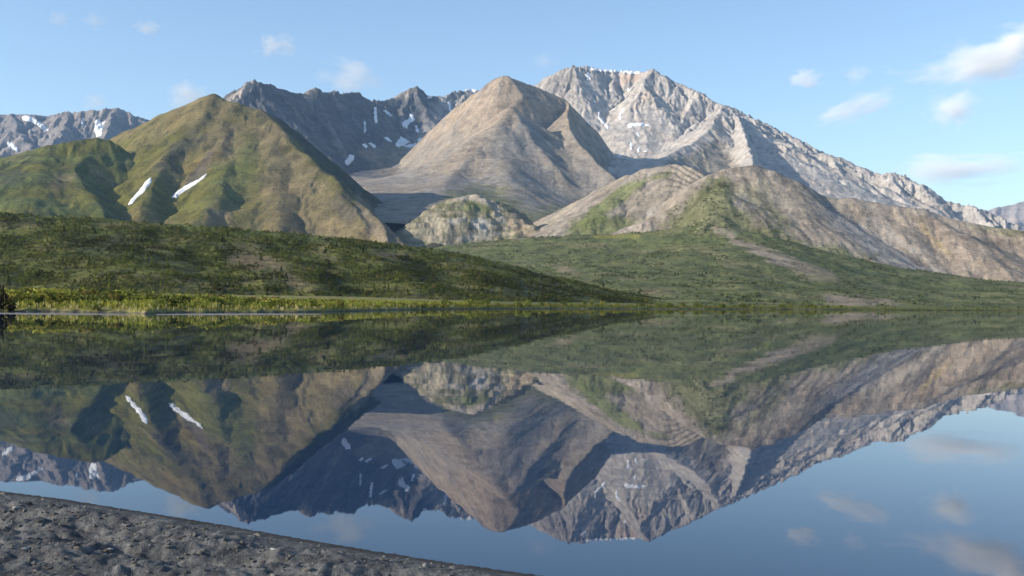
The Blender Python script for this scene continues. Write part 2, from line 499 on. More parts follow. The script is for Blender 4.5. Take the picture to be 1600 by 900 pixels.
snow(white, [[(912, 106), (930, 107), (960, 108), (990, 110), (1002, 111), (1000, 115), (985, 116), (975, 112), (950, 112), (925, 110)],
             [(935, 175), (938, 172), (937, 182), (944, 190), (952, 197), (950, 202), (942, 194), (934, 184)],
             [(972, 170), (975, 168), (972, 180), (970, 187), (967, 184), (968, 176)],
             [(980, 194), (992, 192), (1005, 192), (1018, 196), (1005, 197), (990, 197), (982, 200)],
             [(994, 204), (999, 208), (999, 214), (996, 212)],
             [(981, 138), (985, 138), (984, 143), (980, 142)],
             [(918, 190), (923, 195), (922, 199), (917, 194)],
             [(930, 210), (938, 212), (944, 222), (942, 228), (934, 220), (929, 216)],
             [(984, 220), (988, 222), (988, 234), (985, 234)],
             [(996, 232), (1001, 228), (1000, 236), (996, 239)],
             [(965, 240), (970, 243), (968, 247), (964, 244)],
             [(1006, 236), (1012, 234), (1010, 238)],
             [(915, 116), (920, 112), (924, 122), (918, 126)],
             [(1190, 325), (1198, 328), (1196, 333), (1190, 330)]], lift=3)

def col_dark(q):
    c = base_cols(q, (0.100, 0.102, 0.108), (0.128, 0.123, 0.122), sc=240)  # rock darkened and blued to paint in the headwall's shade
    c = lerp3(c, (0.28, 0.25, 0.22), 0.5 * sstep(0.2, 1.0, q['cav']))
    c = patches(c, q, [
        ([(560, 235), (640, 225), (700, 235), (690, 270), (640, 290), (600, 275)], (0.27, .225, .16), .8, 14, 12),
        ([(690, 150), (750, 140), (760, 160), (650, 240), (640, 230)], (0.36, .325, .29), .8, 10, 8),  # pale outlines from here on paint the sunlit parts of the ridge
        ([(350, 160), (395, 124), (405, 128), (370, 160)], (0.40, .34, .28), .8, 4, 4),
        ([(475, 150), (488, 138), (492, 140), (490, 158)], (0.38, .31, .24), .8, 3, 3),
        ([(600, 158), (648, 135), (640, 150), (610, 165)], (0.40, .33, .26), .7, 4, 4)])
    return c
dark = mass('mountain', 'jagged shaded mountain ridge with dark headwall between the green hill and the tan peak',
    [dict(p=[(290, 190, 4000), (330, 168, 4080), (350, 157, 4150), (370, 144, 4200), (388, 131, 4240), (400, 124, 4260), (407, 130, 4300), (425, 132, 4350), (427, 130, 4360), (432, 136, 4370), (455, 143, 4450), (470, 147, 4500),
             (484, 148, 4550), (488, 140, 4570), (495, 137, 4590), (499, 144, 4610), (520, 142, 4680), (540, 144, 4750), (562, 143, 4820), (569, 152, 4850), (576, 158, 4880), (586, 156, 4930), (600, 158, 4980),
             (620, 151, 5060), (640, 138, 5130), (650, 134, 5160), (660, 140, 5180), (668, 149, 5200), (680, 150, 5230), (690, 150, 5260), (712, 142, 5330), (735, 139, 5400), (760, 142, 5450), (800, 165, 5500)], l=.7, r=1.15, c=.5, L=330, round=3),
     dict(p=[(400, 124, 4260), (412, 145, 4230), (428, 175, 4190), (445, 205, 4150)], l=.9, r=.9, round=3),
     dict(p=[(495, 138, 4590), (500, 165, 4520), (515, 200, 4440), (535, 235, 4350)], l=1.0, r=1.0),
     dict(p=[(569, 152, 4850), (572, 180, 4760), (578, 205, 4660)], l=1.0, r=1.0),
     dict(p=[(650, 135, 5160), (640, 150, 5080), (632, 165, 5000)], l=.9, r=.9),
     dict(p=[(650, 135, 5160), (660, 160, 5040), (668, 180, 4930)], l=.9, r=.9),
     dict(p=[(735, 140, 5400), (712, 165, 5200), (685, 190, 5000), (662, 215, 4850), (655, 228, 4780)], l=.7, r=.8),
     dict(p=[(560, 262, 4300), (620, 262, 4300), (700, 262, 4300)], l=.25, r=.25, round=60, c=.1)],
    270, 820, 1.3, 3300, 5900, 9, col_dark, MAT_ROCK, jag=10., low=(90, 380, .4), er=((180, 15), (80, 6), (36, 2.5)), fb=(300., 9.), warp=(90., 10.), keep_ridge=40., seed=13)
snow(dark, [[(568, 190), (571, 188), (572, 205), (569, 207)], [(584, 168), (588, 168), (590, 192), (586, 192)],
            [(598, 172), (604, 172), (613, 180), (610, 183)], [(628, 192), (640, 184), (640, 178), (646, 180), (648, 188), (640, 192), (636, 200), (630, 198)],
            [(617, 226), (626, 214), (632, 216), (640, 222), (634, 226), (624, 230)], [(652, 218), (658, 214), (661, 222), (656, 224)],
            [(538, 254), (546, 242), (554, 243), (552, 250), (545, 258), (540, 257)], [(576, 224), (580, 222), (588, 230), (584, 231)],
            [(566, 226), (570, 224), (576, 230), (572, 231)], [(720, 141), (735, 138), (748, 140), (740, 145), (732, 142)], [(668, 150), (676, 149), (674, 153), (668, 154)],
            [(700, 160), (704, 161), (706, 175), (702, 174)], [(648, 196), (652, 196), (655, 206), (651, 206)], [(600, 214), (606, 214), (612, 221), (606, 221)],
            [(632, 228), (650, 224), (655, 228), (640, 231)]], lift=3)

def col_brown(q):
    c = base_cols(q, (0.275, 0.232, 0.18), (0.265, 0.235, 0.195), (0.25, .228, .2), sc=260)
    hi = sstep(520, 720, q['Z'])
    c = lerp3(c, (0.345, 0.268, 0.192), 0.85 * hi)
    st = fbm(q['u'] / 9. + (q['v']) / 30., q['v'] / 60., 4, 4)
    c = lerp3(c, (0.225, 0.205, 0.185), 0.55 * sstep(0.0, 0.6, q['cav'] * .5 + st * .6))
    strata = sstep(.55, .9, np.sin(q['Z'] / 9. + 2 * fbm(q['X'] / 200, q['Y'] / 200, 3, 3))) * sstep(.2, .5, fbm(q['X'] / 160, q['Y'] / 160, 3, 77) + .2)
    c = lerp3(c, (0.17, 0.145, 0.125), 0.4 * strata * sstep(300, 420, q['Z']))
    c = patches(c, q, [
        ([(690, 325), (700, 300), (740, 290), (790, 300), (830, 330), (880, 318), (905, 322), (915, 345), (890, 375), (800, 380), (700, 350)], (0.15, .15, .065), .8, 10, 14),
        ([(800, 180), (860, 190), (850, 240), (820, 220)], (0.215, .2, .185), .6, 10, 8),
        ([(640, 262), (700, 240), (740, 200), (790, 140), (770, 220), (700, 275)], (0.33, .26, .185), .5, 12, 10)])
    return c
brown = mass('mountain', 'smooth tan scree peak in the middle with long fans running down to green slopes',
    [dict(p=[(640, 247, 4350), (652, 234, 4380), (668, 217, 4370), (690, 190, 4330), (715, 165, 4250), (735, 150, 4180), (750, 141, 4120), (762, 130, 4070), (773, 121, 4030), (784, 117, 4005), (792, 119, 4000), (802, 124, 4010), (818, 129, 4030), (840, 136, 4050), (865, 147, 4070), (882, 155, 4080), (889, 161, 4060)], l=.8, r=1.02, c=.42, L=380, round=1, cap0=1.35, cap1=2.2),
     dict(p=[(800, 168, 3790), (815, 192, 3690), (838, 228, 3555), (862, 258, 3440), (885, 285, 3340)], l=.8, r=.9, c=.25, L=400, round=8),
     dict(p=[(800, 168, 3790), (778, 195, 3660), (745, 235, 3480), (712, 268, 3300), (695, 295, 3080), (690, 315, 2850)], l=.75, r=.62, c=.2, L=400, round=18),
     dict(p=[(889, 161, 4060), (886, 180, 3950), (890, 200, 3820), (905, 225, 3660), (932, 252, 3500), (960, 276, 3370), (980, 300, 3220)], l=1.7, r=.68, c=.0, L=300, round=5),
     dict(p=[(560, 276, 3900), (590, 286, 3400), (612, 298, 3000), (625, 314, 2700), (645, 338, 2450), (660, 366, 2230), (672, 395, 2060)], l=.22, r=.2, c=.1, round=80),
     dict(p=[(785, 250, 3380), (795, 285, 3160), (805, 315, 2980)], l=.7, r=.7, c=.2, L=500, round=40),
     dict(p=[(655, 252, 4330), (680, 268, 3900), (700, 285, 3400), (702, 305, 2950), (690, 330, 2600)], l=.35, r=.42, c=.2, L=300, round=60)],
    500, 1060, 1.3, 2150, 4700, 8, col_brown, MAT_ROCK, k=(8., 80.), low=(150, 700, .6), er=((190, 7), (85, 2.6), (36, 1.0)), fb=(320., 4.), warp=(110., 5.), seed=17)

def col_green(q):
    c = base_cols(q, GRASS, (0.168, 0.142, 0.060), GRASS_B, sc=170)
    top = sstep(330, 470, q['Z'])
    c = lerp3(c, (0.200, 0.155, 0.080), 0.55 * top)
    n = fbm(q['X'] / 40, q['Y'] / 40, 4, 21)
    c = lerp3(c, (0.085, 0.085, 0.045), 0.6 * sstep(0.25, 0.7, n))
    c = lerp3(c, (0.075, 0.080, 0.042), 0.45 * sstep(0.3, 1.0, -q['cav']))
    c = patches(c, q, [
        ([(400, 180), (430, 195), (470, 240), (530, 300), (600, 370), (640, 400), (420, 370), (415, 300), (400, 240)], (0.190, .150, .085), .75, 18, 16),
        ([(320, 330), (345, 310), (370, 330), (360, 350), (325, 350)], (0.26, .19, .125), .7, 8, 8),
        ([(300, 210), (345, 190), (390, 200), (360, 250), (320, 240)], (0.195, .15, .09), .6, 12, 12),
        ([(270, 225), (310, 200), (315, 215), (290, 245), (265, 260), (240, 268)], (0.085, .078, .052), .8, 9, 9),
        ([(318, 248), (332, 226), (334, 240), (322, 268), (290, 300), (280, 300)], (0.10, .085, .07), .8, 4, 4),
        ([(345, 260), (400, 220), (400, 300), (360, 330), (300, 330)], (0.135, .145, .045), .6, 12, 12),
        ([(405, 165), (450, 205), (472, 232), (507, 263), (545, 300), (600, 348), (645, 392), (720, 400), (640, 330), (520, 240), (440, 180)], (0.06, .062, .045), .85, 3, 4),  # dark patch paints deeper shade into the right flank
        ([(560, 300), (640, 385), (600, 385), (545, 330)], (0.22, .18, .125), .8, 6, 8),
        ([(515, 310), (545, 300), (560, 340), (545, 360)], (0.09, .08, .06), .7, 6, 6)])
    return c
green = mass('hill', 'pointed green and brown grassy mountain on the left with two snow filled gullies',
    [dict(p=[(150, 235, 2900), (190, 213, 2850), (240, 189, 2750), (275, 172, 2680), (305, 159, 2630), (322, 152, 2610), (333, 148, 2600), (342, 153, 2595), (352, 158, 2590), (370, 161, 2580), (400, 171, 2570), (425, 182, 2590), (445, 197, 2600), (470, 219, 2610), (500, 246, 2610), (530, 271, 2600), (560, 294, 2570), (600, 320, 2520), (640, 347, 2200), (680, 385, 1960)], l=1.0, r=.95, c=.2, L=300, round=26),
     dict(p=[(333, 150, 2600), (312, 180, 2530), (285, 215, 2420), (258, 250, 2300), (238, 285, 2180), (222, 320, 2050), (212, 350, 1960)], l=.8, r=.75, c=.2, L=300, round=14),
     dict(p=[(352, 158, 2590), (352, 195, 2480), (345, 230, 2370), (350, 270, 2230), (335, 310, 2080), (310, 350, 1950)], l=1.0, r=.7, c=.1, L=300, round=20),
     dict(p=[(402, 173, 2560), (425, 188, 2515), (448, 208, 2445), (470, 233, 2360), (505, 265, 2250), (540, 298, 2140), (590, 342, 2010), (640, 386, 1890)], l=1.35, r=.6, c=.0, L=300, round=8),
     dict(p=[(430, 218, 2425), (431, 235, 2370), (430, 260, 2290), (432, 300, 2150), (440, 350, 1990)], l=.7, r=.72, c=.0, L=300, round=30),
     dict(p=[(390, 205, 2470), (385, 240, 2360), (385, 275, 2250), (385, 330, 2080)], l=.7, r=.7, c=.1, L=300, round=40),
     dict(p=[(525, 285, 2180), (550, 320, 2060), (570, 350, 1970)], l=1.4, r=.8, c=0, round=6),
     dict(p=[(575, 330, 2040), (598, 355, 1950), (608, 380, 1880)], l=1.4, r=.9, c=0, round=4)],
    120, 700, 1.3, 1600, 3300, 7, col_green, MAT_HILL, er=((130, 4), (58, 1.6), (25, .8)), fb=(200., 3.5), warp=(90., 9.), keep_ridge=50., seed=21)
snow(green, [[(268, 309), (274, 301), (287, 292), (302, 284), (315, 277), (323, 271), (318, 279), (305, 288), (291, 297), (276, 308)],
             [(200, 321), (205, 311), (213, 303), (222, 293), (228, 283), (236, 277), (237, 282), (232, 291), (224, 300), (214, 309), (206, 318)]], lift=1.5)

def col_shoulder(q):
    c = base_cols(q, GRASS, (0.110, 0.135, 0.038), (0.16, .14, .065), sc=140)
    n = fbm(q['X'] / 40, q['Y'] / 40, 4, 23)
    c = lerp3(c, (0.070, 0.075, 0.036), 0.55 * sstep(0.15, 0.6, n))
    c = patches(c, q, [
        ([(80, 280), (100, 268), (118, 280), (90, 300)], (0.21, .155, .09), .6, 8, 8),
        ([(140, 255), (165, 262), (175, 285), (150, 280)], (0.2, .155, .09), .6, 8, 8),
        ([(0, 258), (30, 258), (35, 275), (10, 290), (0, 280)], (0.05, .062, .034), .7, 8, 8)])
    return c
shoulder = mass('hill', 'rounded green shoulder hill at the far left below the distant range',
    push(1.07, [dict(p=[(-160, 285, 2000), (-60, 262, 2080), (0, 252, 2120), (40, 241, 2160), (75, 229, 2190), (100, 223, 2210), (125, 219, 2230), (150, 217, 2240), (168, 219, 2250), (182, 225, 2250), (195, 236, 2240), (205, 250, 2210), (208, 275, 2170), (208, 300, 2110)], l=1.5, r=.75, c=.05, L=250, round=16),
     dict(p=[(150, 218, 2240), (130, 245, 2150), (112, 262, 2080), (128, 290, 1960), (150, 315, 1860), (160, 340, 1800)], l=1.2, r=.5, c=.2, L=250, round=12),
     dict(p=[(75, 230, 2190), (55, 270, 2000), (50, 310, 1850)], l=.5, r=.5, round=40)]),
    -170, 290, 1.4, 1700, 3200, 8, col_shoulder, MAT_HILL, er=((120, 5), (50, 2), (24, .8)), fb=(170., 5.), warp=(80., 8.), seed=25)

def col_knoll(q):
    c = base_cols(q, (0.15, .15, .07), (0.19, .17, .10), sc=60)
    rock = sstep(0.62, 1.25, q['slope'] + .45 * fbm(q['X'] / 30, q['Y'] / 30, 4, 31))
    c = lerp3(c, (0.28, .245, .19), .7 * rock)
    bd = np.sin((q['Z'] + 3.5 * fbm(q['X'] / 40, q['Y'] / 40, 3, 91)) * 2 * np.pi / 13. + .6)
    c = lerp3(c, (0.34, .285, .215), .75 * sstep(.1, .7, bd) * sstep(-.35, .25, fbm(q['X'] / 50, q['Y'] / 50, 3, 92)))
    c = patches(c, q, [
        ([(700, 318), (715, 306), (745, 304), (770, 314), (785, 330), (790, 348), (778, 345), (770, 328), (745, 314), (715, 314)], (0.42, .36, .29), .85, 3, 3),
        ([(690, 322), (740, 312), (770, 325), (760, 335), (720, 332)], (0.12, .14, .045), .8, 5, 5),
        ([(735, 345), (755, 338), (765, 350), (758, 360), (738, 355)], (0.46, .42, .37), .85, 3, 3),
        ([(700, 345), (730, 335), (728, 345), (708, 352)], (0.45, .40, .34), .7, 3, 3),
        ([(660, 335), (690, 328), (690, 380), (672, 385)], (0.37, .32, .23), .6, 4, 4),
        ([(715, 370), (790, 362), (785, 368), (720, 376)], (0.42, .38, .31), .6, 3, 3),
        ([(790, 332), (830, 352), (838, 372), (800, 365)], (0.38, .29, .2), .7, 4, 4)])
    return c
def knoll_post(X, Y, H, U, D):
    st = 7.0
    w = 3.5 * fbm(X / 40, Y / 40, 3, 91)
    return H + 1.5 * np.sin((H + w) * 2 * np.pi / 13.) + 0.4 * np.sin((H - w) * 2 * np.pi / 6.1)
knoll = mass('hill', 'rocky pale knoll with ledges and cliffs beside the shaded ravine in the centre',
    [dict(p=[(672, 336, 2075), (690, 323, 2090), (715, 308, 2120), (745, 304, 2140), (770, 312, 2140), (785, 326, 2120), (800, 338, 2100), (825, 352, 2060), (845, 372, 2020)], l=1.0, r=.95, c=.0, L=200, round=38),
     dict(p=[(690, 322, 2090), (690, 345, 2060), (700, 365, 2030)], l=1.2, r=1.2, round=6),
     dict(p=[(745, 306, 2140), (750, 335, 2080), (760, 360, 2040)], l=1.2, r=1.1, round=8)],
    560, 900, 1.0, 1850, 2500, 3.5, col_knoll, MAT_ROCK, k=6, er=((40, 1.0), (20, .6), (10, .3)), fb=(60., 5.), warp=(50., 9.), keep_ridge=15., seed=29, post=knoll_post)

def fold_bed(X, Y, H):
    d = X - 300.
    t = H + .70 * .5 * (np.sqrt(d * d + 400.) - d) + 1.2 * .5 * (np.sqrt(d * d + 400.) + d)
    return (t + 5 * fbm(X / 60, Y / 60, 3, 55)) * 2 * np.pi / 15.
def col_fold(q):
    c = base_cols(q, (0.29, 0.25, .205), (0.31, .265, .2), sc=90)
    # bedding of the fold, seen as arcs
    bed = np.sin(fold_bed(q['X'], q['Y'], q['Z']))
    c = lerp3(c, (0.20, .175, .15), .75 * sstep(0.2, .8, bed) * (.45 + .55 * sstep(-.5, .3, fbm(q['X'] / 30, q['Y'] / 30, 2, 56))))
    c = patches(c, q, [
        ([(905, 350), (925, 325), (955, 300), (985, 285), (1010, 276), (1050, 270), (1050, 276), (1010, 286), (985, 302), (960, 330), (930, 355)], (0.13, .15, .05), .8, 4, 6),
        ([(890, 345), (930, 330), (985, 345), (1010, 355), (1060, 330), (1100, 320), (1130, 300), (1100, 400), (880, 400)], (0.13, .145, .05), .85, 7, 9),
        ([(1010, 330), (1055, 305), (1055, 325), (1020, 350)], (0.36, .32, .27), .7, 4, 4)])
    return c
def fold_post(X, Y, H, U, D):
    return H + 1.7 * np.sin(fold_bed(X, Y, H) + 1.2) * sstep(175, 255, X)
fold = mass('hill', 'layered hill with arching rock beds and a green stripe right of centre',
    [dict(p=[(885, 350, 2170), (915, 332, 2170), (938, 312, 2170), (962, 292, 2170), (985, 274, 2165), (1005, 265, 2160), (1025, 259, 2150), (1045, 257, 2140), (1065, 259, 2120), (1080, 263, 2100), (1092, 271, 2070), (1100, 281, 2040), (1104, 300, 1990)], l=.8, r=.85, c=.25, L=160, round=14),
     dict(p=[(1045, 276, 2100), (1065, 282, 2070), (1078, 292, 2030), (1082, 308, 1985), (1070, 325, 1940)], l=.9, r=.62, round=6),
     dict(p=[(985, 275, 2165), (960, 310, 2080), (930, 340, 2000)], l=.6, r=.5, round=20)],
    760, 1180, 1.1, 1750, 2600, 4, col_fold, MAT_ROCK, k=8, er=((45, 2.2), (22, .8)), fb=(70., 2.), warp=(50., 4.), keep_ridge=20., seed=33, post=fold_post)

# --- right hill with its apron down to the lake
def col_right(q):
    c = base_cols(q, (0.290, 0.248, .200), (0.28, .24, .192), (0.26, .228, .188), sc=120)
    st = fbm((q['u'] - 0.95 * q['v']) / 11., (q['u'] + q['v']) / 160., 4, 4)
    c = lerp3(c, (0.33, .285, .235), .6 * sstep(.1, .7, st))
    c = lerp3(c, (0.20, .165, .125), .6 * sstep(.1, .7, -st))
    c = patches(c, q, [
        ([(1275, 318), (1300, 320), (1360, 360), (1430, 410), (1500, 452), (1440, 445), (1370, 405), (1300, 350)], (0.27, .25, .23), .85, 9, 8),
        ([(1340, 340), (1420, 390), (1480, 440), (1490, 440), (1430, 385), (1350, 335)], (0.36, .32, .27), .7, 4, 4),
        ([(1380, 320), (1480, 345), (1600, 365), (1700, 390), (1700, 440), (1500, 440), (1440, 390)], (0.31, .245, .185), .6, 16, 14),
        ([(1440, 352), (1490, 400), (1470, 395)], (0.33, .25, .10), .6, 6, 6),
        ([(1500, 345), (1620, 358), (1620, 372), (1520, 360)], (0.18, .17, .085), .6, 5, 6),
        ([(1085, 300), (1110, 276), (1140, 278), (1150, 310), (1185, 340), (1215, 350), (1250, 375), (1300, 390), (1350, 410), (1400, 430), (1450, 448), (1520, 456), (1700, 452), (1700, 520), (1000, 520), (1000, 400)], (0.13, .138, .062), .86, 15, 16),
        ([(1180, 290), (1110, 276), (1180, 320), (1230, 350), (1200, 300)], (0.14, .145, .06), .45, 12, 10)])
    return c
right = mass('hill', 'long brown scree hill on the right with grey debris chutes above green scrub',
    [dict(p=[(1075, 300, 1690), (1090, 287, 1700), (1110, 273, 1710), (1135, 265, 1720), (1160, 261, 1720), (1182, 259, 1720), (1205, 266, 1710), (1225, 276, 1705), (1250, 290, 1700), (1280, 304, 1690), (1310, 311, 1685), (1335, 310, 1680), (1365, 316, 1670), (1400, 321, 1660), (1440, 327, 1650), (1470, 336, 1640), (1500, 345, 1630), (1540, 353, 1620), (1600, 361, 1600), (1680, 375, 1570), (1800, 400, 1500)], l=.7, r=.8, c=.35, L=170, round=10, cap0=1.7),
     dict(p=[(1135, 266, 1715), (1120, 300, 1640), (1110, 335, 1575), (1100, 365, 1510)], l=.5, r=1.3, c=.1, L=150, round=20),
     dict(p=[(1182, 260, 1720), (1215, 300, 1665), (1262, 345, 1590)], l=.6, r=.6, c=.3, L=150, round=12),
     dict(p=[(1335, 311, 1680), (1400, 355, 1605), (1450, 395, 1530)], l=.6, r=.6, c=.3, L=150, round=12),
     dict(p=[(1440, 328, 1650), (1500, 365, 1575), (1540, 400, 1500)], l=.6, r=.6, c=.3, L=150, round=14)],
    900, 1800, 1.25, 1050, 2300, 5, col_right, MAT_ROCK, k=8, er=((60, 2.2), (26, 1.1), (12, .5)), fb=(110., 1.8), warp=(60., 5.), keep_ridge=25., seed=37)

def tps(points):
    P = np.array(points, float)
    px, py, pz = at(P[:, 0], P[:, 1], P[:, 2])
    A = np.stack([px, py], 1) / 500.
    def U_(r2): return np.where(r2 > 1e-12, r2 * np.log(np.maximum(r2, 1e-12)), 0)
    n = len(A)
    K = U_(((A[:, None] - A[None]) ** 2).sum(-1)) + np.eye(n) * 1e-3
    Pm = np.c_[np.ones(n), A]
    w = np.linalg.solve(np.block([[K, Pm], [Pm.T, np.zeros((3, 3))]]), np.r_[pz, np.zeros(3)])
    def f(X, Y):
        x, y = X / 500., Y / 500.
        h = w[n] + w[n + 1] * x + w[n + 2] * y
        for i in range(n):
            h = h + w[i] * U_((x - A[i, 0]) ** 2 + (y - A[i, 1]) ** 2)
        return h
    return f
APRON = tps([(640, 395, 1900), (720, 384, 1880), (800, 374, 1850), (880, 370, 1820), (950, 369, 1780), (1000, 369, 1740), (1060, 362, 1650), (1120, 352, 1560),
             (760, 420, 1200), (860, 418, 1200), (960, 412, 1200), (1060, 405, 1230), (1150, 395, 1280), (1240, 402, 1300), (1320, 425, 1280), (1400, 442, 1250), (1500, 458, 1200), (1620, 458, 1180), (1750, 462, 1180),
             (1230, 425, 1700), (1400, 440, 1700), (1560, 450, 1700), (1760, 455, 1700), (1300, 440, 1980), (1700, 455, 1980),
             (780, 384, 2050), (880, 378, 2050), (960, 377, 2050), (1040, 377, 2050), (1120, 380, 2050), (860, 395, 1500), (960, 391, 1500), (1040, 386, 1480), (740, 402, 1500),
             (800, 455, 760), (950, 455, 780), (1080, 450, 820), (1200, 448, 880), (1320, 460, 960), (1450, 474, 1000), (1620, 474, 1020),
             (900, 476, 560), (1040, 478, 560), (1180, 480, 600), (1300, 481, 660), (1420, 482.5, 760), (1560, 484, 900), (1700, 486, 950)])
def col_apron(q):
    c = base_cols(q, (0.125, .138, .055), (0.15, .155, .065), (0.18, .168, .085), sc=70)
    n = fbm(q['X'] / 25, q['Y'] / 60, 4, 41)
    c = lerp3(c, (0.085, .102, .046), .6 * sstep(.1, .5, n))
    c = patches(c, q, [
        ([(920, 368), (1000, 366), (1000, 372), (930, 373)], (0.22, .21, .06), .9, 2, 2),
        ([(800, 372), (880, 368), (865, 372), (800, 376)], (0.3, .26, .18), .6, 2, 2),
        ([(865, 418), (885, 416), (900, 424), (880, 427)], (0.27, .21, .14), .8, 4, 3),
        ([(990, 450), (1050, 455), (1060, 464), (1010, 462)], (0.2, .17, .09), .6, 5, 4),
        ([(1098, 345), (1110, 335), (1130, 345), (1155, 372), (1210, 395), (1250, 415), (1240, 418), (1200, 408), (1150, 385), (1120, 365)], (0.34, .275, .205), .9, 4, 8),
        ([(1235, 415), (1265, 412), (1300, 425), (1312, 440), (1270, 438), (1240, 430)], (0.28, .225, .155), .8, 5, 5),
        ([(1285, 458), (1330, 460), (1400, 474), (1420, 480), (1330, 481), (1290, 474)], (0.30, .235, .175), .75, 4, 5),
        ([(700, 395), (800, 385), (900, 388), (800, 400), (740, 405)], (0.13, .14, .055), .6, 6, 6),
        ([(1050, 300), (1120, 330), (1300, 400), (1420, 440), (1380, 450), (1200, 380), (1100, 350)], (0.09, .11, .05), .5, 12, 12)])
    return c
apron = mass('hillside', 'gentle green scrub covered slope rising from the lake in the centre and right', None,
    600, 1800, 1.3, 520, 1980, 5, col_apron, MAT_HILL, height=APRON, er=((60, 2.0), (26, 1.2)), fb=(60., 2.2), warp=(40., 3.), zmin=-3, seed=41)

# --- dark wooded ridge across the left foreground
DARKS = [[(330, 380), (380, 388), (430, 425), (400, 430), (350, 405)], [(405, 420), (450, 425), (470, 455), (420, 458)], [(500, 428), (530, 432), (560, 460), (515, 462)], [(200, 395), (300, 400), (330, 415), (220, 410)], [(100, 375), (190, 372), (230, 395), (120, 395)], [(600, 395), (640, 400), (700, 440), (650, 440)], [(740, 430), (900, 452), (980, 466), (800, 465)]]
def col_front(q):
    c = base_cols(q, (0.11, .12, .03), (0.135, .13, .04), (0.165, .14, .06), sc=45)
    n = fbm(q['X'] / 14, q['Y'] / 30, 4, 45)
    c = lerp3(c, (0.04, .048, .02), .8 * sstep(.0, .5, n))
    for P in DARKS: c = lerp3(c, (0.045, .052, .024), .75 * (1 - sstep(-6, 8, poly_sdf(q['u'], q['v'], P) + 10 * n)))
    c = patches(c, q, [
        ([(350, 395), (400, 388), (440, 408), (400, 420), (360, 415)], (0.165, .125, .075), .7, 10, 8),
        ([(485, 388), (510, 390), (545, 418), (520, 415)], (0.18, .14, .09), .6, 6, 6),
        ([(410, 405), (440, 412), (470, 440), (500, 455), (460, 450)], (0.165, .125, .08), .6, 8, 8),
        ([(575, 388), (640, 392), (640, 405), (590, 402)], (0.16, .125, .08), .6, 8, 6),
        ([(150, 346), (250, 350), (260, 356), (150, 352)], (0.13, .105, .06), .6, 4, 3),
        ([(0, 330), (200, 342), (400, 358), (600, 378), (750, 402), (850, 428), (850, 434), (740, 410), (600, 387), (400, 367), (200, 350), (0, 338)], (0.105, .12, .04), .75, 3, 3)])
    return c
front = mass('hill', 'long dark scrub covered ridge sloping down from left to the middle of the far shore',
    [dict(p=[(-260, 326, 640), (-120, 329, 640), (0, 334, 640), (100, 338, 650), (180, 345, 655), (250, 349, 660), (330, 354, 665), (400, 360, 670), (475, 366, 675), (550, 374, 680), (600, 379, 685), (650, 386, 690), (700, 395, 690), (750, 406, 690), (800, 419, 690), (850, 431, 685), (900, 443, 680), (950, 454, 670), (1000, 464, 655), (1040, 473, 640)], l=.3, r=.30, c=.55, L=110, round=10),
     dict(p=[(350, 365, 650), (420, 400, 560), (470, 440, 470)], l=.3, r=.25, round=14, c=.2, L=60),
     dict(p=[(520, 375, 670), (590, 410, 590), (640, 445, 500)], l=.3, r=.25, round=14, c=.2, L=60),
     dict(p=[(150, 345, 650), (200, 385, 560), (230, 425, 460)], l=.28, r=.25, round=16, c=.2, L=60),
     dict(p=[(680, 395, 685), (730, 425, 610), (770, 450, 540)], l=.3, r=.25, round=12, c=.2, L=60)],
    -260, 1080, 1.6, 330, 860, 2.6, col_front, MAT_HILL, k=6, er=((34, 1.6), (16, .9)), fb=(30., 1.1), warp=(25., 2.), zmin=-2, keep_ridge=20., seed=45)

# ------------------------------------------------------------------ shore meadow behind the waterline
SH = np.array([(-400, 112), (-100, 124), (0, 130), (100, 134), (200, 130), (228, 121), (255, 132), (300, 140), (400, 150), (480, 160), (560, 190), (620, 228), (680, 265), (760, 310), (860, 365), (1000, 430), (1150, 490), (1300, 560), (1420, 640), (1560, 800), (1700, 860), (2000, 900)], float)
def shore_D(U):
    return np.interp(U, SH[:, 0], SH[:, 1]) + 0.0
us = np.arange(-400, 2000, 2.2)
tt = np.concatenate([np.linspace(-4, 12, 33), np.linspace(13, 60, 40), np.linspace(64, 260, 40)])
U, T = np.meshgrid(us, tt)
D_ = shore_D(U) * (1 + 0.020 * fbm(U / 60., U * 0 + .3, 4, 3)) + T
X, Y = (U - 800) / F * D_, D_
Zm = 0.03 + np.where(T < 0, T * 0.12, 0.45 * (1 - np.exp(-np.maximum(T, 0) / 2.0)) + np.maximum(T, 0) * 0.012) + 0.10 * fbm(X / 3., Y / 3., 4, 9) * sstep(-1, 2, T)
q = dict(X=X, Y=Y, seed=71)
cm = base_cols(q, (0.150, .150, .040), (0.20, .185, .07), (0.27, .23, .12), sc=7)
cm = lerp3(cm, (0.085, .10, .035), sstep(600, 900, U) * .7)
cm = lerp3(cm, (0.085, .075, .060), 1 - sstep(0.0, .7, T + .5 * fbm(X / 2, Y / 2, 3, 5)))
MAT_MEADOW = ground_mat("meadow", (3.0, .6), 0.25, .15, .6)
meadow = mesh_from('shore', np.stack([X, Y, Zm], -1).reshape(-1, 3), grid_faces(*X.shape), MAT_MEADOW, cm.reshape(-1, 3), kind='structure',
                   label='flat grassy lake shore in front of the dark ridge')
MEADOW = dict(U=U, T=T, X=X, Y=Y, Z=Zm)

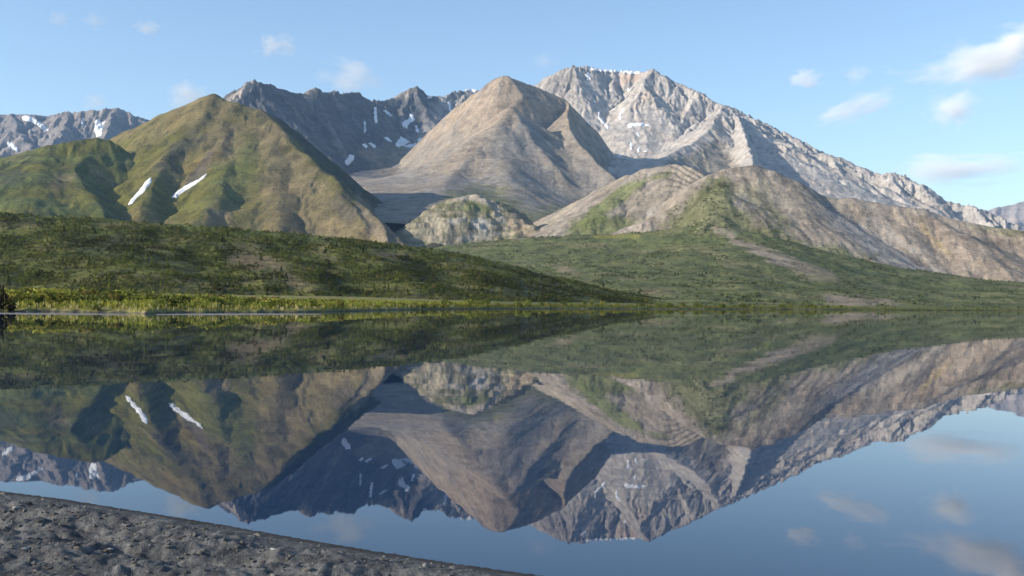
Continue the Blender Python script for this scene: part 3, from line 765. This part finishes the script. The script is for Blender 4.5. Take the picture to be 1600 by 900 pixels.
# grey bars just off the left shore, standing in for a grey water reflection
MAT_BAR = plain_mat("wet_mud", (0.20, .18, .165), .15, .5, .6)
for i, (ua, ub, d0, w) in enumerate([(-60, 205, 113, 7.0), (245, 505, 118, 8.0)]):
    uu = np.linspace(ua, ub, 120); ss = np.linspace(-1, 1, 9)
    A, B = np.meshgrid(uu, ss)
    t = (A - ua) / (ub - ua)
    wd = w * np.sqrt(np.clip(1 - (2 * t - 1) ** 2, 0, 1)) * (1 + .3 * fbm(A / 14., A * 0, 3, 8 + i))
    Dm = d0 + (A - ua) * [.01, .075][i] + B * wd
    Zb = .05 * (1 - B * B) - .012 + .012 * fbm(A / 6., B, 3, 3)
    mesh_from('mud_bar', np.stack([(A - 800) / F * Dm, Dm, Zb], -1).reshape(-1, 3), grid_faces(*A.shape), MAT_BAR, kind='structure',
              label=['low grey mud bar in the water at the left edge', 'longer grey mud bar in front of the grassy spit'][i])

# ------------------------------------------------------------------ water and lake bed
def sheet(name, x0, x1, y0, y1, z, mat, label):
    return mesh_from(name, [(x0, y0, z), (x1, y0, z), (x1, y1, z), (x0, y1, z)], [(0, 1, 2, 3)], mat, kind='structure', label=label, smooth=False)
mw, nt, p = new_mat("lake_water")
p.inputs['Base Color'].default_value = (0.001, 0.015, 0.050, 1)
p.inputs['Roughness'].default_value = 0.012
p.inputs['IOR'].default_value = 1.333
p.inputs['Specular IOR Level'].default_value = 0.5
tc = N(nt, 'ShaderNodeTexCoord')
mp = N(nt, 'ShaderNodeMapping'); mp.inputs['Scale'].default_value = (0.35, 1.0, 1.0)
nt.links.new(tc.outputs['Object'], mp.inputs['Vector'])
nz = N(nt, 'ShaderNodeTexNoise'); nz.inputs['Scale'].default_value = 0.5; nz.inputs['Detail'].default_value = 3
nt.links.new(mp.outputs[0], nz.inputs['Vector'])
bp = N(nt, 'ShaderNodeBump'); bp.inputs['Strength'].default_value = 0.35; bp.inputs['Distance'].default_value = 0.004
nt.links.new(nz.outputs[0], bp.inputs['Height']); nt.links.new(bp.outputs[0], p.inputs['Normal'])
sheet('lake', -2500, 2500, -60, 2200, 0.0, mw, 'calm mirror like mountain lake')
sheet('ground', -13000, 13000, -900, 12500, -3.0, plain_mat("bedrock", (0.12, .11, .09), .2, 50.), 'ground under the lake and the mountains')

# ------------------------------------------------------------------ near gravel beach
sp = np.array([(-150, 752), (0, 767), (100, 780), (200, 796), (300, 812), (400, 829), (500, 847), (600, 863), (700, 879), (800, 893), (850, 900), (1000, 922)], float)
r_ = np.stack([(sp[:, 0] - 800) / F, -(sp[:, 1] - 450) / F, -np.ones(len(sp))], -1) @ CRN.T
kk = -EYE / r_[:, 2]
sx, sy = r_[:, 0] * kk, r_[:, 1] * kk
sx = np.r_[sx[0] - 60, sx, sx[-1] + 60]; sy = np.r_[sy[0] + 34, sy, sy[-1] - 40]
xs = np.concatenate([np.arange(-60, -6.2, .6), np.arange(-6.2, 1.6, .015), np.arange(1.6, 40, .6)])
ys = np.concatenate([np.arange(-30, 4.6, .4), np.arange(4.6, 10.2, .017), np.arange(10.2, 42, .5)])
X, Y = np.meshgrid(xs, ys)
yl = np.interp(X, sx, sy)
slope_l = np.gradient(np.interp(xs, sx, sy), xs)
dl = (yl - Y) / np.sqrt(1 + slope_l[None, :] ** 2)          # landward distance from the waterline
near = sstep(.08, .95, dl)
lump = .070 * fbm(X / .80, Y / .40, 4, 5) + .028 * np.abs(fbm(X / .16, Y / .16, 4, 6)) + .008 * fbm(X / .06, Y / .06, 3, 7)
berm = .05 * np.exp(-((dl - .55) / .28) ** 2) - .03 * np.exp(-((dl - 1.15) / .35) ** 2)
Z = .03 * sstep(0, .4, dl) + .065 * np.where(dl > 0, dl, dl * 1.6) + near * (lump + 1.3 * berm * (.6 + .6 * fbm(X / 1.3, Y / 1.3, 2, 15))) + .0016 * fbm(X / .05, Y / .05, 2, 9)
cb = base_cols(dict(X=X, Y=Y, seed=81), (0.072, .074, .076), (0.128, .127, .123), sc=.22)
cb = lerp3(cb, (0.045, .045, .045), 1 - sstep(.03, .22, dl + .06 * fbm(X / .3, Y / .3, 3, 4)))
MAT_GRAVEL = ground_mat("gravel", (.08, .018), 0.35, .02, .03)
beach = mesh_from('gravel_beach', np.stack([X, Y, Z], -1).reshape(-1, 3), grid_faces(*X.shape), MAT_GRAVEL, cb.reshape(-1, 3), kind='structure',
                  label='dark lumpy gravel beach in the lower left corner')
def beach_z(x, y):
    i = np.clip(np.searchsorted(ys, y), 0, len(ys) - 1); j = np.clip(np.searchsorted(xs, x), 0, len(xs) - 1)
    return Z[i, j], dl[i, j]

# ------------------------------------------------------------------ small templates joined into one mesh
def scatter(name, tV, tF, pos, scl, rot, mat, albedo, label, smooth=False):
    """many copies of small templates as one mesh (stuff)"""
    n = len(pos); k = len(tV)
    c, s = np.cos(rot), np.sin(rot)
    sc = scl if scl.ndim == 2 else np.repeat(scl[:, None], 3, 1)
    P = tV[None] * sc[:, None, :]
    V = np.stack([P[..., 0] * c[:, None] - P[..., 1] * s[:, None], P[..., 0] * s[:, None] + P[..., 1] * c[:, None], P[..., 2]], -1) + pos[:, None]
    Fc = (tF[None] + (np.arange(n) * k)[:, None, None]).reshape(-1, tF.shape[1])
    return mesh_from(name, V.reshape(-1, 3), Fc, mat, np.repeat(albedo, k, 0), smooth=smooth, kind='stuff', label=label)

def leaf_mat(name, leaf=True):
    m, nt, p = new_mat(name)
    a = N(nt, 'ShaderNodeAttribute', attribute_name='albedo')
    oi = N(nt, 'ShaderNodeObjectInfo')
    mr = N(nt, 'ShaderNodeMapRange'); mr.inputs['To Min'].default_value = .7; mr.inputs['To Max'].default_value = 1.3
    nt.links.new(oi.outputs['Random'], mr.inputs['Value'])
    mx = N(nt, 'ShaderNodeVectorMath', operation='MULTIPLY')
    nt.links.new(a.outputs['Color'], mx.inputs[0]); nt.links.new(mr.outputs[0], mx.inputs[1])
    nt.links.new(mx.outputs[0], p.inputs['Base Color'])
    if leaf:
        tr = N(nt, 'ShaderNodeBsdfTranslucent'); nt.links.new(mx.outputs[0], tr.inputs['Color'])
        ms_ = N(nt, 'ShaderNodeMixShader'); ms_.inputs[0].default_value = .42
        nt.links.new(p.outputs[0], ms_.inputs[1]); nt.links.new(tr.outputs[0], ms_.inputs[2])
        nt.links.new(ms_.outputs[0], [x for x in nt.nodes if x.type == 'OUTPUT_MATERIAL'][0].inputs[0])
    return m
MAT_LEAF = leaf_mat("foliage")
MAT_BARK = plain_mat("bark", (0.10, .08, .06), .2, .5)

def crown_template(n, rx, rz, size, rng, z0=.25, cone=False):
    """leaf clumps spread through a crown's volume; unit height"""
    V, Fc = [], []
    for i in range(n):
        if cone:
            h = rng.random() ** 1.3
            rad = rx * (1 - h) * math.sqrt(rng.random()) + .01
            z = z0 + (1 - z0) * h
        else:
            while True:
                a, b, c_ = rng.uniform(-1, 1, 3)
                if a * a + b * b + c_ * c_ <= 1: break
            r0 = math.sqrt(a * a + b * b); z = .5 + .5 * rz * c_; z = max(z, .02)
            rad = rx * r0
        an = rng.random() * 2 * math.pi
        cpt = np.array([rad * math.cos(an), rad * math.sin(an), z])
        nrm = rng.normal(size=3) + np.array([math.cos(an), math.sin(an), .7]); nrm /= np.linalg.norm(nrm)
        t = np.cross(nrm, rng.normal(size=3)); t /= np.linalg.norm(t); b_ = np.cross(nrm, t)
        s = size * rng.uniform(.6, 1.35)
        k = len(V)
        V += [cpt + t * s, cpt + b_ * s * .8, cpt - t * s * .9, cpt - b_ * s * .7]
        Fc.append((k, k + 1, k + 2, k + 3))
    return np.array(V), np.array(Fc)

def pick(ms, n, weight, umin, umax, vmax=1e9):
    """random standing places on a hill's visible face"""
    w = weight(ms) * (ms['Z'] > 0.8) * (ms['u'] > umin) * (ms['u'] < umax)
    w = w * ms['D'] ** 1.0
    p = (w / w.sum()).ravel()
    idx = RNG.choice(p.size, n, p=p)
    X, Y = ms['X'].ravel()[idx], ms['Y'].ravel()[idx]
    jx, jy = RNG.uniform(-1.2, 1.2, n), RNG.uniform(-1.3, 1.3, n)
    gz = ms['gx'].ravel()[idx] * jx + ms['gy'].ravel()[idx] * jy
    return np.stack([X + jx, Y + jy, ms['Z'].ravel()[idx] + gz - .1], -1), idx

# scrub on the dark ridge
BARE = [[(350, 395), (400, 388), (440, 408), (400, 420), (360, 415)], [(485, 388), (510, 390), (545, 418), (520, 415)], [(410, 405), (440, 412), (475, 440), (505, 455), (460, 450)], [(575, 388), (640, 392), (640, 405), (590, 402)], [(205, 400), (300, 410), (330, 430), (230, 420)]]
def w_front(ms):
    n = fbm(ms['X'] / 20, ms['Y'] / 34, 4, 101)
    bare = np.ones_like(n)
    for P in BARE: bare *= .12 + .88 * sstep(-6, 8, poly_sdf(ms['u'], ms['v'], P) + 9 * n)
    return bare * sstep(2, 16, ms['dm']) * np.clip(n * .8 + .45, 0.06, 1) * sstep(-.5, .02, -ms['gy'] * -1 + .2) * (ms['D'] < 720)
tv, tf = crown_template(14, .62, 1.0, .26, np.random.default_rng(3))
n = 24000
pos, idx = pick(front, n, w_front, -230, 1070)
size = RNG.uniform(.5, 1.4, n) * np.where(RNG.random(n) < .12, 1.5, 1)
cols = np.array([(0.080, .092, .022), (0.105, .115, .027), (0.135, .138, .032), (0.060, .070, .022), (0.135, .118, .045)])
ci = RNG.choice(5, n, p=[.35, .25, .14, .16, .10])
pu_, pv__ = project(pos[:, 0], pos[:, 1], pos[:, 2])
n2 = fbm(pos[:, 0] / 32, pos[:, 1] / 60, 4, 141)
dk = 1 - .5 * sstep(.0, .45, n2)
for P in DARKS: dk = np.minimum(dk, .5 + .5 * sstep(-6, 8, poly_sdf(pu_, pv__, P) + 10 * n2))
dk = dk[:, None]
scatter('scrub', tv, tf, pos, size, RNG.random(n) * 6.3, MAT_LEAF, cols[ci] * RNG.uniform(.8, 1.2, (n, 1)) * dk, 'dense low scrub covering the dark ridge')

# scrub on the green slopes behind
def w_apron(ms):
    n = fbm(ms['X'] / 40, ms['Y'] / 60, 5, 111)
    bare = np.ones_like(n)
    for P in ([(1098, 345), (1110, 335), (1130, 345), (1155, 372), (1210, 395), (1250, 415), (1240, 418), (1200, 408), (1150, 385), (1120, 365)], [(1235, 415), (1265, 412), (1300, 425), (1312, 440), (1270, 438), (1240, 430)], [(1285, 458), (1330, 460), (1400, 474), (1420, 480), (1330, 481), (1290, 474)], [(865, 418), (885, 416), (900, 424), (880, 427)], [(920, 366), (1000, 364), (1000, 374), (930, 375)]):
        bare *= .05 + .95 * sstep(-3, 6, poly_sdf(ms['u'], ms['v'], P) + 8 * n)
    return bare * (.06 + sstep(-.1, .45, n))
n = 17000
tv2, tf2 = crown_template(9, .75, .8, .34, np.random.default_rng(4))
pos, idx = pick(apron, n, w_apron, 640, 1760)
cols = np.array([(0.105, .122, .05), (0.13, .145, .058), (0.08, .098, .046), (0.165, .165, .075)])
ci = RNG.choice(4, n, p=[.35, .3, .2, .15])
scatter('scrub', tv2, tf2, pos, RNG.lognormal(.25, .42, n).clip(.6, 3.4), RNG.random(n) * 6.3, MAT_LEAF, cols[ci] * RNG.uniform(.8, 1.2, (n, 1)), 'green scrub spread over the slopes beyond the lake')

def w_right(ms):
    m = poly_sdf(ms['u'], ms['v'], [(1085, 300), (1110, 280), (1140, 290), (1150, 315), (1185, 345), (1250, 378), (1300, 393), (1350, 413), (1400, 433), (1450, 450), (1700, 455), (1700, 520), (1000, 520), (1000, 400)])
    return (m < fbm(ms['X'] / 30, ms['Y'] / 30, 3, 5) * 14) * np.clip(fbm(ms['X'] / 40, ms['Y'] / 60, 4, 121) + .4, .02, 1)
n = 4500
pos, idx = pick(right, n, w_right, 1030, 1760)
ci = RNG.choice(4, n, p=[.35, .3, .25, .1])
scatter('scrub', tv2, tf2, pos, RNG.uniform(1.5, 3.4, n), RNG.random(n) * 6.3, MAT_LEAF, cols[ci] * RNG.uniform(.8, 1.2, (n, 1)), 'dark green scrub along the foot of the brown scree hill')

# meadow grass on the left spit
def meadow_pick(n, ua, ub, ta, tb):
    u = RNG.uniform(ua, ub, n); t = RNG.uniform(ta, tb, n)
    d = shore_D(u) * (1 + 0.020 * fbm(u / 60., u * 0 + .3, 4, 3)) + t
    z = 0.03 + 0.45 * (1 - np.exp(-t / 2.0)) + t * .012
    return u, t, np.stack([(u - 800) / F * d, d, z], -1)
n = 14000
u_, t_, pos = meadow_pick(n, -150, 760, .5, 60)
tg = np.array([(-.05, 0, 0), (.05, 0, 0), (.10, .03, 1), (.02, .02, .95), (0, -.05, 0), (0, .05, 0), (-.12, .0, .85), (-.16, .02, .8), (.06, .06, 0), (-.03, .09, 0), (.0, -.14, .75), (.05, -.12, .8)])
tgf = np.array([(0, 1, 2, 3), (4, 5, 6, 7), (8, 9, 10, 11)])
tg[:, :2] *= 2.2
gc = np.array([(0.25, .25, .045), (0.36, .32, .10), (0.48, .42, .22), (0.17, .19, .04)])
far = sstep(2, 9, t_ + RNG.normal(0, 2, n))
ci = np.where(RNG.random(n) < .65 * (1 - far), RNG.choice([1, 2], n), RNG.choice([0, 3], n))
scatter('grass', tg, tgf, pos, RNG.uniform(.2, .5, n) * (1 + 1.2 * far), RNG.random(n) * 6.3, MAT_LEAF, gc[ci] * RNG.uniform(.8, 1.2, (n, 1)), 'yellow green grass and sedge on the lake shore')
n = 6000
u_, t_, pos = meadow_pick(n, 640, 1650, .3, 30)
ci = RNG.choice([0, 3, 3, 1], n)
scatter('grass', tg, tgf, pos, RNG.uniform(.4, 1.3, n) * (.6 + .8 * np.abs(perlin(u_ / 16., u_ * 0, 5))), RNG.random(n) * 6.3, MAT_LEAF, gc[ci] * .6 * RNG.uniform(.7, 1.3, (n, 1)), 'pale green sedge along the distant shoreline')

# ------------------------------------------------------------------ shrubs and trees that stand apart
def plant_meshes(name, kinds):
    out = []
    for j, (nl, rx, rz, sz, colr, cone, z0) in enumerate(kinds):
        V, Fc = crown_template(nl, rx, rz, sz, np.random.default_rng(50 + j), z0=z0, cone=cone)
        rr = np.random.default_rng(90 + j)
        al = np.repeat(np.array(colr)[None] * rr.uniform(.65, 1.35, (nl, 1)), 4, 0)
        o = mesh_from('crown', V, Fc, MAT_LEAF, al, smooth=False)
        crown = o.data; bpy.data.objects.remove(o)
        tV, tF = [], []
        lean = [(0, 0)] if cone else [(.12, .05), (-.1, .08), (.02, -.12)]
        for lx, ly in lean:
            k = len(tV)
            for h, r in ((-.08, .03), (.45, .02), (.85, .006)):
                for a in range(5):
                    tV.append((lx * h * 2 + r * math.cos(a * 1.2566), ly * h * 2 + r * math.sin(a * 1.2566), h))
            for lv in range(2):
                for a in range(5):
                    b = (a + 1) % 5
                    tF.append((k + lv * 5 + a, k + lv * 5 + b, k + lv * 5 + 5 + b, k + lv * 5 + 5 + a))
        o = mesh_from('trunk', tV, tF, MAT_BARK)
        trunk = o.data; bpy.data.objects.remove(o)
        out.append((crown, trunk))
    return out

def plant(name, meshes, loc, h, w, rz, label, cat, group, trunk_name='trunk'):
    e = bpy.data.objects.new(name, None)
    e.empty_display_size = .3
    COL.objects.link(e)
    e.location = loc; e.scale = (w, w, h); e.rotation_euler = (0, 0, rz)
    tag(e, label, cat, group)
    for nm, me in (('crown', meshes[0]), (trunk_name, meshes[1])):
        c = bpy.data.objects.new(nm, me); COL.objects.link(c); c.parent = e
    return e

WILLOW = plant_meshes('shrub', [(150, .75, 1.0, .13, (0.17, .19, .035), False, 0), (150, .7, 1.0, .12, (0.22, .215, .04), False, 0), (130, .8, .95, .13, (0.11, .125, .03), False, 0), (130, .7, 1.0, .12, (0.22, .165, .045), False, 0)])
DARKSH = plant_meshes('shrub', [(170, .75, 1.0, .13, (0.028, .024, .016), False, 0)])
n = 190
u_, t_, pos = meadow_pick(n, -120, 660, 7, 48)
for i in range(n):
    h = RNG.uniform(1.3, 2.3) * (1.1 if u_[i] < 230 else max(.55, .95 - (u_[i] - 230) / 900))
    k = int(RNG.choice(4, p=[.4, .3, .18, .12]))
    plant('willow_shrub', WILLOW[k], pos[i] - np.array([0, 0, .05]), h, h * RNG.uniform(.9, 1.5), RNG.random() * 6.3,
          ('tall ' if h > 2.1 else 'low ' if h < 1.3 else 'bushy ') + ['green', 'yellow green', 'dark green', 'rusty olive'][k] + ' willow ' + ('near the left end' if u_[i] < 120 else 'in the left part' if u_[i] < 260 else 'in the middle' if u_[i] < 430 else 'near the tip') + (' at the front' if t_[i] < 18 else ' at the back' if t_[i] > 34 else '') + ' of the grassy spit', 'shrub', 'willow shrubs on the left shore', 'stem')
def shore_at(u, t):
    d = shore_D(np.array(float(u))) + t
    return ((u - 800) / F * float(d), float(d), .03 + .45 * (1 - math.exp(-t / 2.0)) + t * .012 - .05)
plant('dark_shrub', DARKSH[0], shore_at(2, .6), 3.0, 1.0, .4, 'tall dark leafless shrub at the left edge of the grassy shore', 'shrub', None, 'stem')
plant('dark_shrub', DARKSH[0], shore_at(16, .2), 1.0, 1.2, 1.4, 'low dark bush beside the tall dark shrub at the left edge', 'shrub', None, 'stem')
plant('dark_shrub', WILLOW[2], shore_at(150, 1.2), .9, 1.0, 2.4, 'low dark green bush at the water edge of the grassy spit', 'shrub', None, 'stem')

SPRUCE = plant_meshes('tree', [(70, .26, 1, .10, (0.055, .068, .024), True, .1), (70, .22, 1, .09, (0.13, .15, .032), True, .1), (60, .24, 1, .10, (0.085, .095, .028), True, .1)])
def w_tree(ms):
    n = fbm(ms['X'] / 50, ms['Y'] / 50, 3, 131)
    return np.clip(n + .3, 0.02, 1) * (ms['D'] < 640) * (ms['Z'] > 3)
n = 150
pos, idx = pick(front, n, w_tree, -20, 960)
for i in range(n):
    h = RNG.uniform(2.2, 4.0); k = int(RNG.choice(3, p=[.2, .55, .25]))
    plant('tree', SPRUCE[k], pos[i], h, h * RNG.uniform(.8, 1.2), RNG.random() * 6.3, ('tall' if h > 3.4 else 'short' if h < 2.8 else 'slender') + [' dark', ' light green', ' olive'][k] + ' tree on the ' + ('upper' if pos[i][2] > 30 else 'lower') + ' dark ridge, ' + ('left end' if project(*pos[i])[0] < 250 else 'left of its middle' if project(*pos[i])[0] < 500 else 'right part'), 'tree', 'trees on the dark ridge')
n = 70
u_, t_, pos = meadow_pick(n, 690, 1320, 3, 34)
for i in range(n):
    h = RNG.uniform(.9, 2.4)
    plant('willow_shrub', WILLOW[int(RNG.choice(3, p=[.4, .15, .45]))], pos[i], h, h * RNG.uniform(.6, 1.0), RNG.random() * 6.3,
          ('tall' if h > 1.9 else 'low' if h < 1.4 else 'medium') + ' pale shrub on the low far shore ' + ('below the end of the dark ridge' if u_[i] < 860 else 'just right of the dark ridge end' if u_[i] < 1060 else 'below the tan bluff'), 'shrub', 'shrubs on the far shore', 'stem')

# ------------------------------------------------------------------ stones on the beach
def stone_mesh(seed):
    rr = np.random.default_rng(seed)
    import bmesh
    bm = bmesh.new(); bmesh.ops.create_icosphere(bm, subdivisions=1, radius=1)
    V = np.array([v.co[:] for v in bm.verts]); Fc = np.array([[v.index for v in f.verts] for f in bm.faces]); bm.free()
    V = V * (1 + rr.uniform(-.22, .22, (len(V), 1))) * np.array([1, .8, .55])
    return V, Fc
MAT_STONE = leaf_mat("beach_stone", False)
n = 11000
px, py = RNG.uniform(-5.6, 1.2, n), RNG.uniform(4.7, 9.6, n)
z, dd = beach_z(px, py)
ok = dd > .12
px, py, z = px[ok], py[ok], z[ok]; n = len(px)
V, Fc = stone_mesh(1)
sc = RNG.lognormal(math.log(.0085), .5, n).clip(.004, .034)
scatter('gravel', V, Fc, np.stack([px, py, z], -1), sc[:, None] * RNG.uniform(.7, 1.3, (n, 3)), RNG.random(n) * 6.3, MAT_STONE,
        np.array([(0.15, .143, .13)]) * RNG.uniform(.5, 1.5, (n, 1)), 'loose pebbles lying on the dark beach')

SHADES = [('pale grey', (.30, .29, .27)), ('dark grey', (.07, .07, .07)), ('brownish', (.16, .125, .095)), ('mid grey', (.16, .158, .15))]
stones = []
for j in range(8):
    V, Fc = stone_mesh(20 + j)
    al = np.repeat(np.array(SHADES[j % 4][1])[None], len(V), 0) * np.random.default_rng(j).uniform(.8, 1.2, (len(V), 1))
    o = mesh_from('stone', V, Fc, MAT_STONE, al, smooth=(j > 3)); stones.append(o.data); bpy.data.objects.remove(o)
px, py = RNG.uniform(-5.0, .6, 260), RNG.uniform(4.9, 9.2, 260)
z, dd = beach_z(px, py)
for i in [i for i in range(260) if dd[i] > .03][:70]:
    j = int(RNG.integers(8)); o = bpy.data.objects.new('stone', stones[j]); COL.objects.link(o)
    s_ = float(RNG.lognormal(math.log(.024), .4))
    o.location = (px[i], py[i], z[i] + s_ * .15); o.scale = (s_, s_ * RNG.uniform(.7, 1.2), s_ * RNG.uniform(.7, 1.1)); o.rotation_euler = (0, 0, RNG.random() * 6.3)
    tag(o, ('larger ' if s_ > .03 else 'small ') + SHADES[j % 4][0] + (' rounded' if j > 3 else ' angular') + ' stone on the gravel ' + ('near the waterline' if dd[i] < .6 else 'higher up the beach'), 'stone', 'stones on the gravel beach')

# ------------------------------------------------------------------ clouds: small real volumes above the haze
mc = bpy.data.materials.new("cloud"); mc.use_nodes = True
nt = mc.node_tree; nt.nodes.clear()
out = N(nt, 'ShaderNodeOutputMaterial'); pv_ = N(nt, 'ShaderNodeVolumePrincipled')
nt.links.new(pv_.outputs[0], out.inputs['Volume'])
pv_.inputs['Color'].default_value = (.995, .995, .995, 1); pv_.inputs['Anisotropy'].default_value = -.35
tc = N(nt, 'ShaderNodeTexCoord'); oi = N(nt, 'ShaderNodeObjectInfo')
ge = N(nt, 'ShaderNodeVectorMath', operation='LENGTH')
nt.links.new(tc.outputs['Object'], ge.inputs[0])
of = N(nt, 'ShaderNodeVectorMath', operation='MULTIPLY_ADD')
of.inputs[1].default_value = (37., 91., 53.)
nt.links.new(oi.outputs['Random'], of.inputs[0]); nt.links.new(tc.outputs['Object'], of.inputs[2])
nz = N(nt, 'ShaderNodeTexNoise'); nz.inputs['Scale'].default_value = 1.9; nz.inputs['Detail'].default_value = 4; nz.inputs['Roughness'].default_value = .6
nt.links.new(of.outputs[0], nz.inputs['Vector'])
m1 = N(nt, 'ShaderNodeMapRange'); m1.inputs['From Min'].default_value = .0; m1.inputs['From Max'].default_value = 1.0; m1.inputs['To Min'].default_value = -.30; m1.inputs['To Max'].default_value = -1.45
nt.links.new(ge.outputs['Value'], m1.inputs['Value'])
sm = N(nt, 'ShaderNodeMath', operation='MULTIPLY_ADD'); sm.inputs[1].default_value = 2.2; nt.links.new(nz.outputs[0], sm.inputs[0]); nt.links.new(m1.outputs[0], sm.inputs[2])
m2 = N(nt, 'ShaderNodeMapRange'); m2.inputs['From Min'].default_value = .12; m2.inputs['From Max'].default_value = .95; m2.inputs['To Min'].default_value = 0; m2.inputs['To Max'].default_value = 1
nt.links.new(sm.outputs[0], m2.inputs['Value'])
atd = N(nt, 'ShaderNodeAttribute', attribute_type='OBJECT', attribute_name='thickness')
m3 = N(nt, 'ShaderNodeMath', operation='MULTIPLY'); nt.links.new(m2.outputs[0], m3.inputs[0]); nt.links.new(atd.outputs['Fac'], m3.inputs[1])
nt.links.new(m3.outputs[0], pv_.inputs['Density'])
import bmesh
bm = bmesh.new(); bmesh.ops.create_icosphere(bm, subdivisions=3, radius=1)
cme = bpy.data.meshes.new('cloud'); bm.to_mesh(cme); bm.free(); cme.materials.append(mc)
CLOUDS = [
    (431, 70, 34, 24, 0, .8, 'small puffy white cloud above the jagged ridge'),
    (92, 29, 24, 14, 0, .3, 'faintest small cloud near the top left corner'),
    (150, 33, 24, 16, 0, .32, 'faint small cloud second from the top left corner'),
    (229, 44, 28, 15, -12, .5, 'small cloud third from the top left corner'),
    (292, 150, 44, 26, 10, .8, 'white cloud just left of the pointed green hill summit'),
    (150, 158, 28, 16, 0, .4, 'faint cloud above the snow gully of the distant range'),
    (545, 120, 64, 32, -12, .7, 'soft wide cloud over the dark jagged ridge'),
    (850, 96, 30, 18, 0, .16, 'barely visible cloud between the tan peak and the tallest summit'),
    (1259, 123, 34, 18, 0, 1.0, 'compact bright cloud right of the tallest summit'),
    (1340, 115, 24, 18, 0, .3, 'faint small cloud between the compact cloud and the large one'),
    (1338, 168, 74, 24, 18, .8, 'slanting thin cloud above the right skyline'),
    (1488, 168, 54, 34, 0, 1.1, 'medium puffy cloud below the large bank at upper right'),
    (1535, 98, 135, 40, 10, 1.3, 'large cloud bank reaching the upper right edge'),
    (1592, 62, 75, 32, 16, 1.1, 'upper lobe of cloud cut off by the upper right edge'),
    (1490, 264, 150, 30, 2, 1.0, 'long low cloud lying above the right end of the skyline')]
for (cu, cv, hw, hh, tilt, op, lab) in CLOUDS:
    Dc = 15500.0
    x, y, z = at(cu, cv, Dc)
    o = bpy.data.objects.new('cloud', cme); COL.objects.link(o)
    o.location = (float(x), float(y), float(z))
    pxm = Dc / F
    hw, hh = hw * 1.3, hh * 1.3
    rad = min(hw, 70) * pxm
    o.scale = (hw * pxm, rad * .9, hh * pxm)
    o.rotation_euler = (0, math.radians(-tilt), 0)
    o['thickness'] = op * 2.4 / (rad * .9)
    tag(o, lab, 'cloud', None)

# ------------------------------------------------------------------ haze
mh = bpy.data.materials.new("haze"); mh.use_nodes = True
nt = mh.node_tree; nt.nodes.clear()
out = N(nt, 'ShaderNodeOutputMaterial'); hv = N(nt, 'ShaderNodeVolumePrincipled')
hv.inputs['Color'].default_value = (.38, .64, 1.0, 1); hv.inputs['Density'].default_value = 2.9e-5; hv.inputs['Anisotropy'].default_value = 0.2
nt.links.new(hv.outputs[0], out.inputs['Volume'])
bm = bmesh.new(); bmesh.ops.create_cube(bm, size=1)
hme = bpy.data.meshes.new('haze'); bm.to_mesh(hme); bm.free(); hme.materials.append(mh)
ho = bpy.data.objects.new('haze', hme); COL.objects.link(ho)
ho.scale = (27000, 14000, 1354); ho.location = (0, 6000, 1354 / 2 - 4)
tag(ho, 'thin blue summer haze over the valley', None, None, 'stuff')
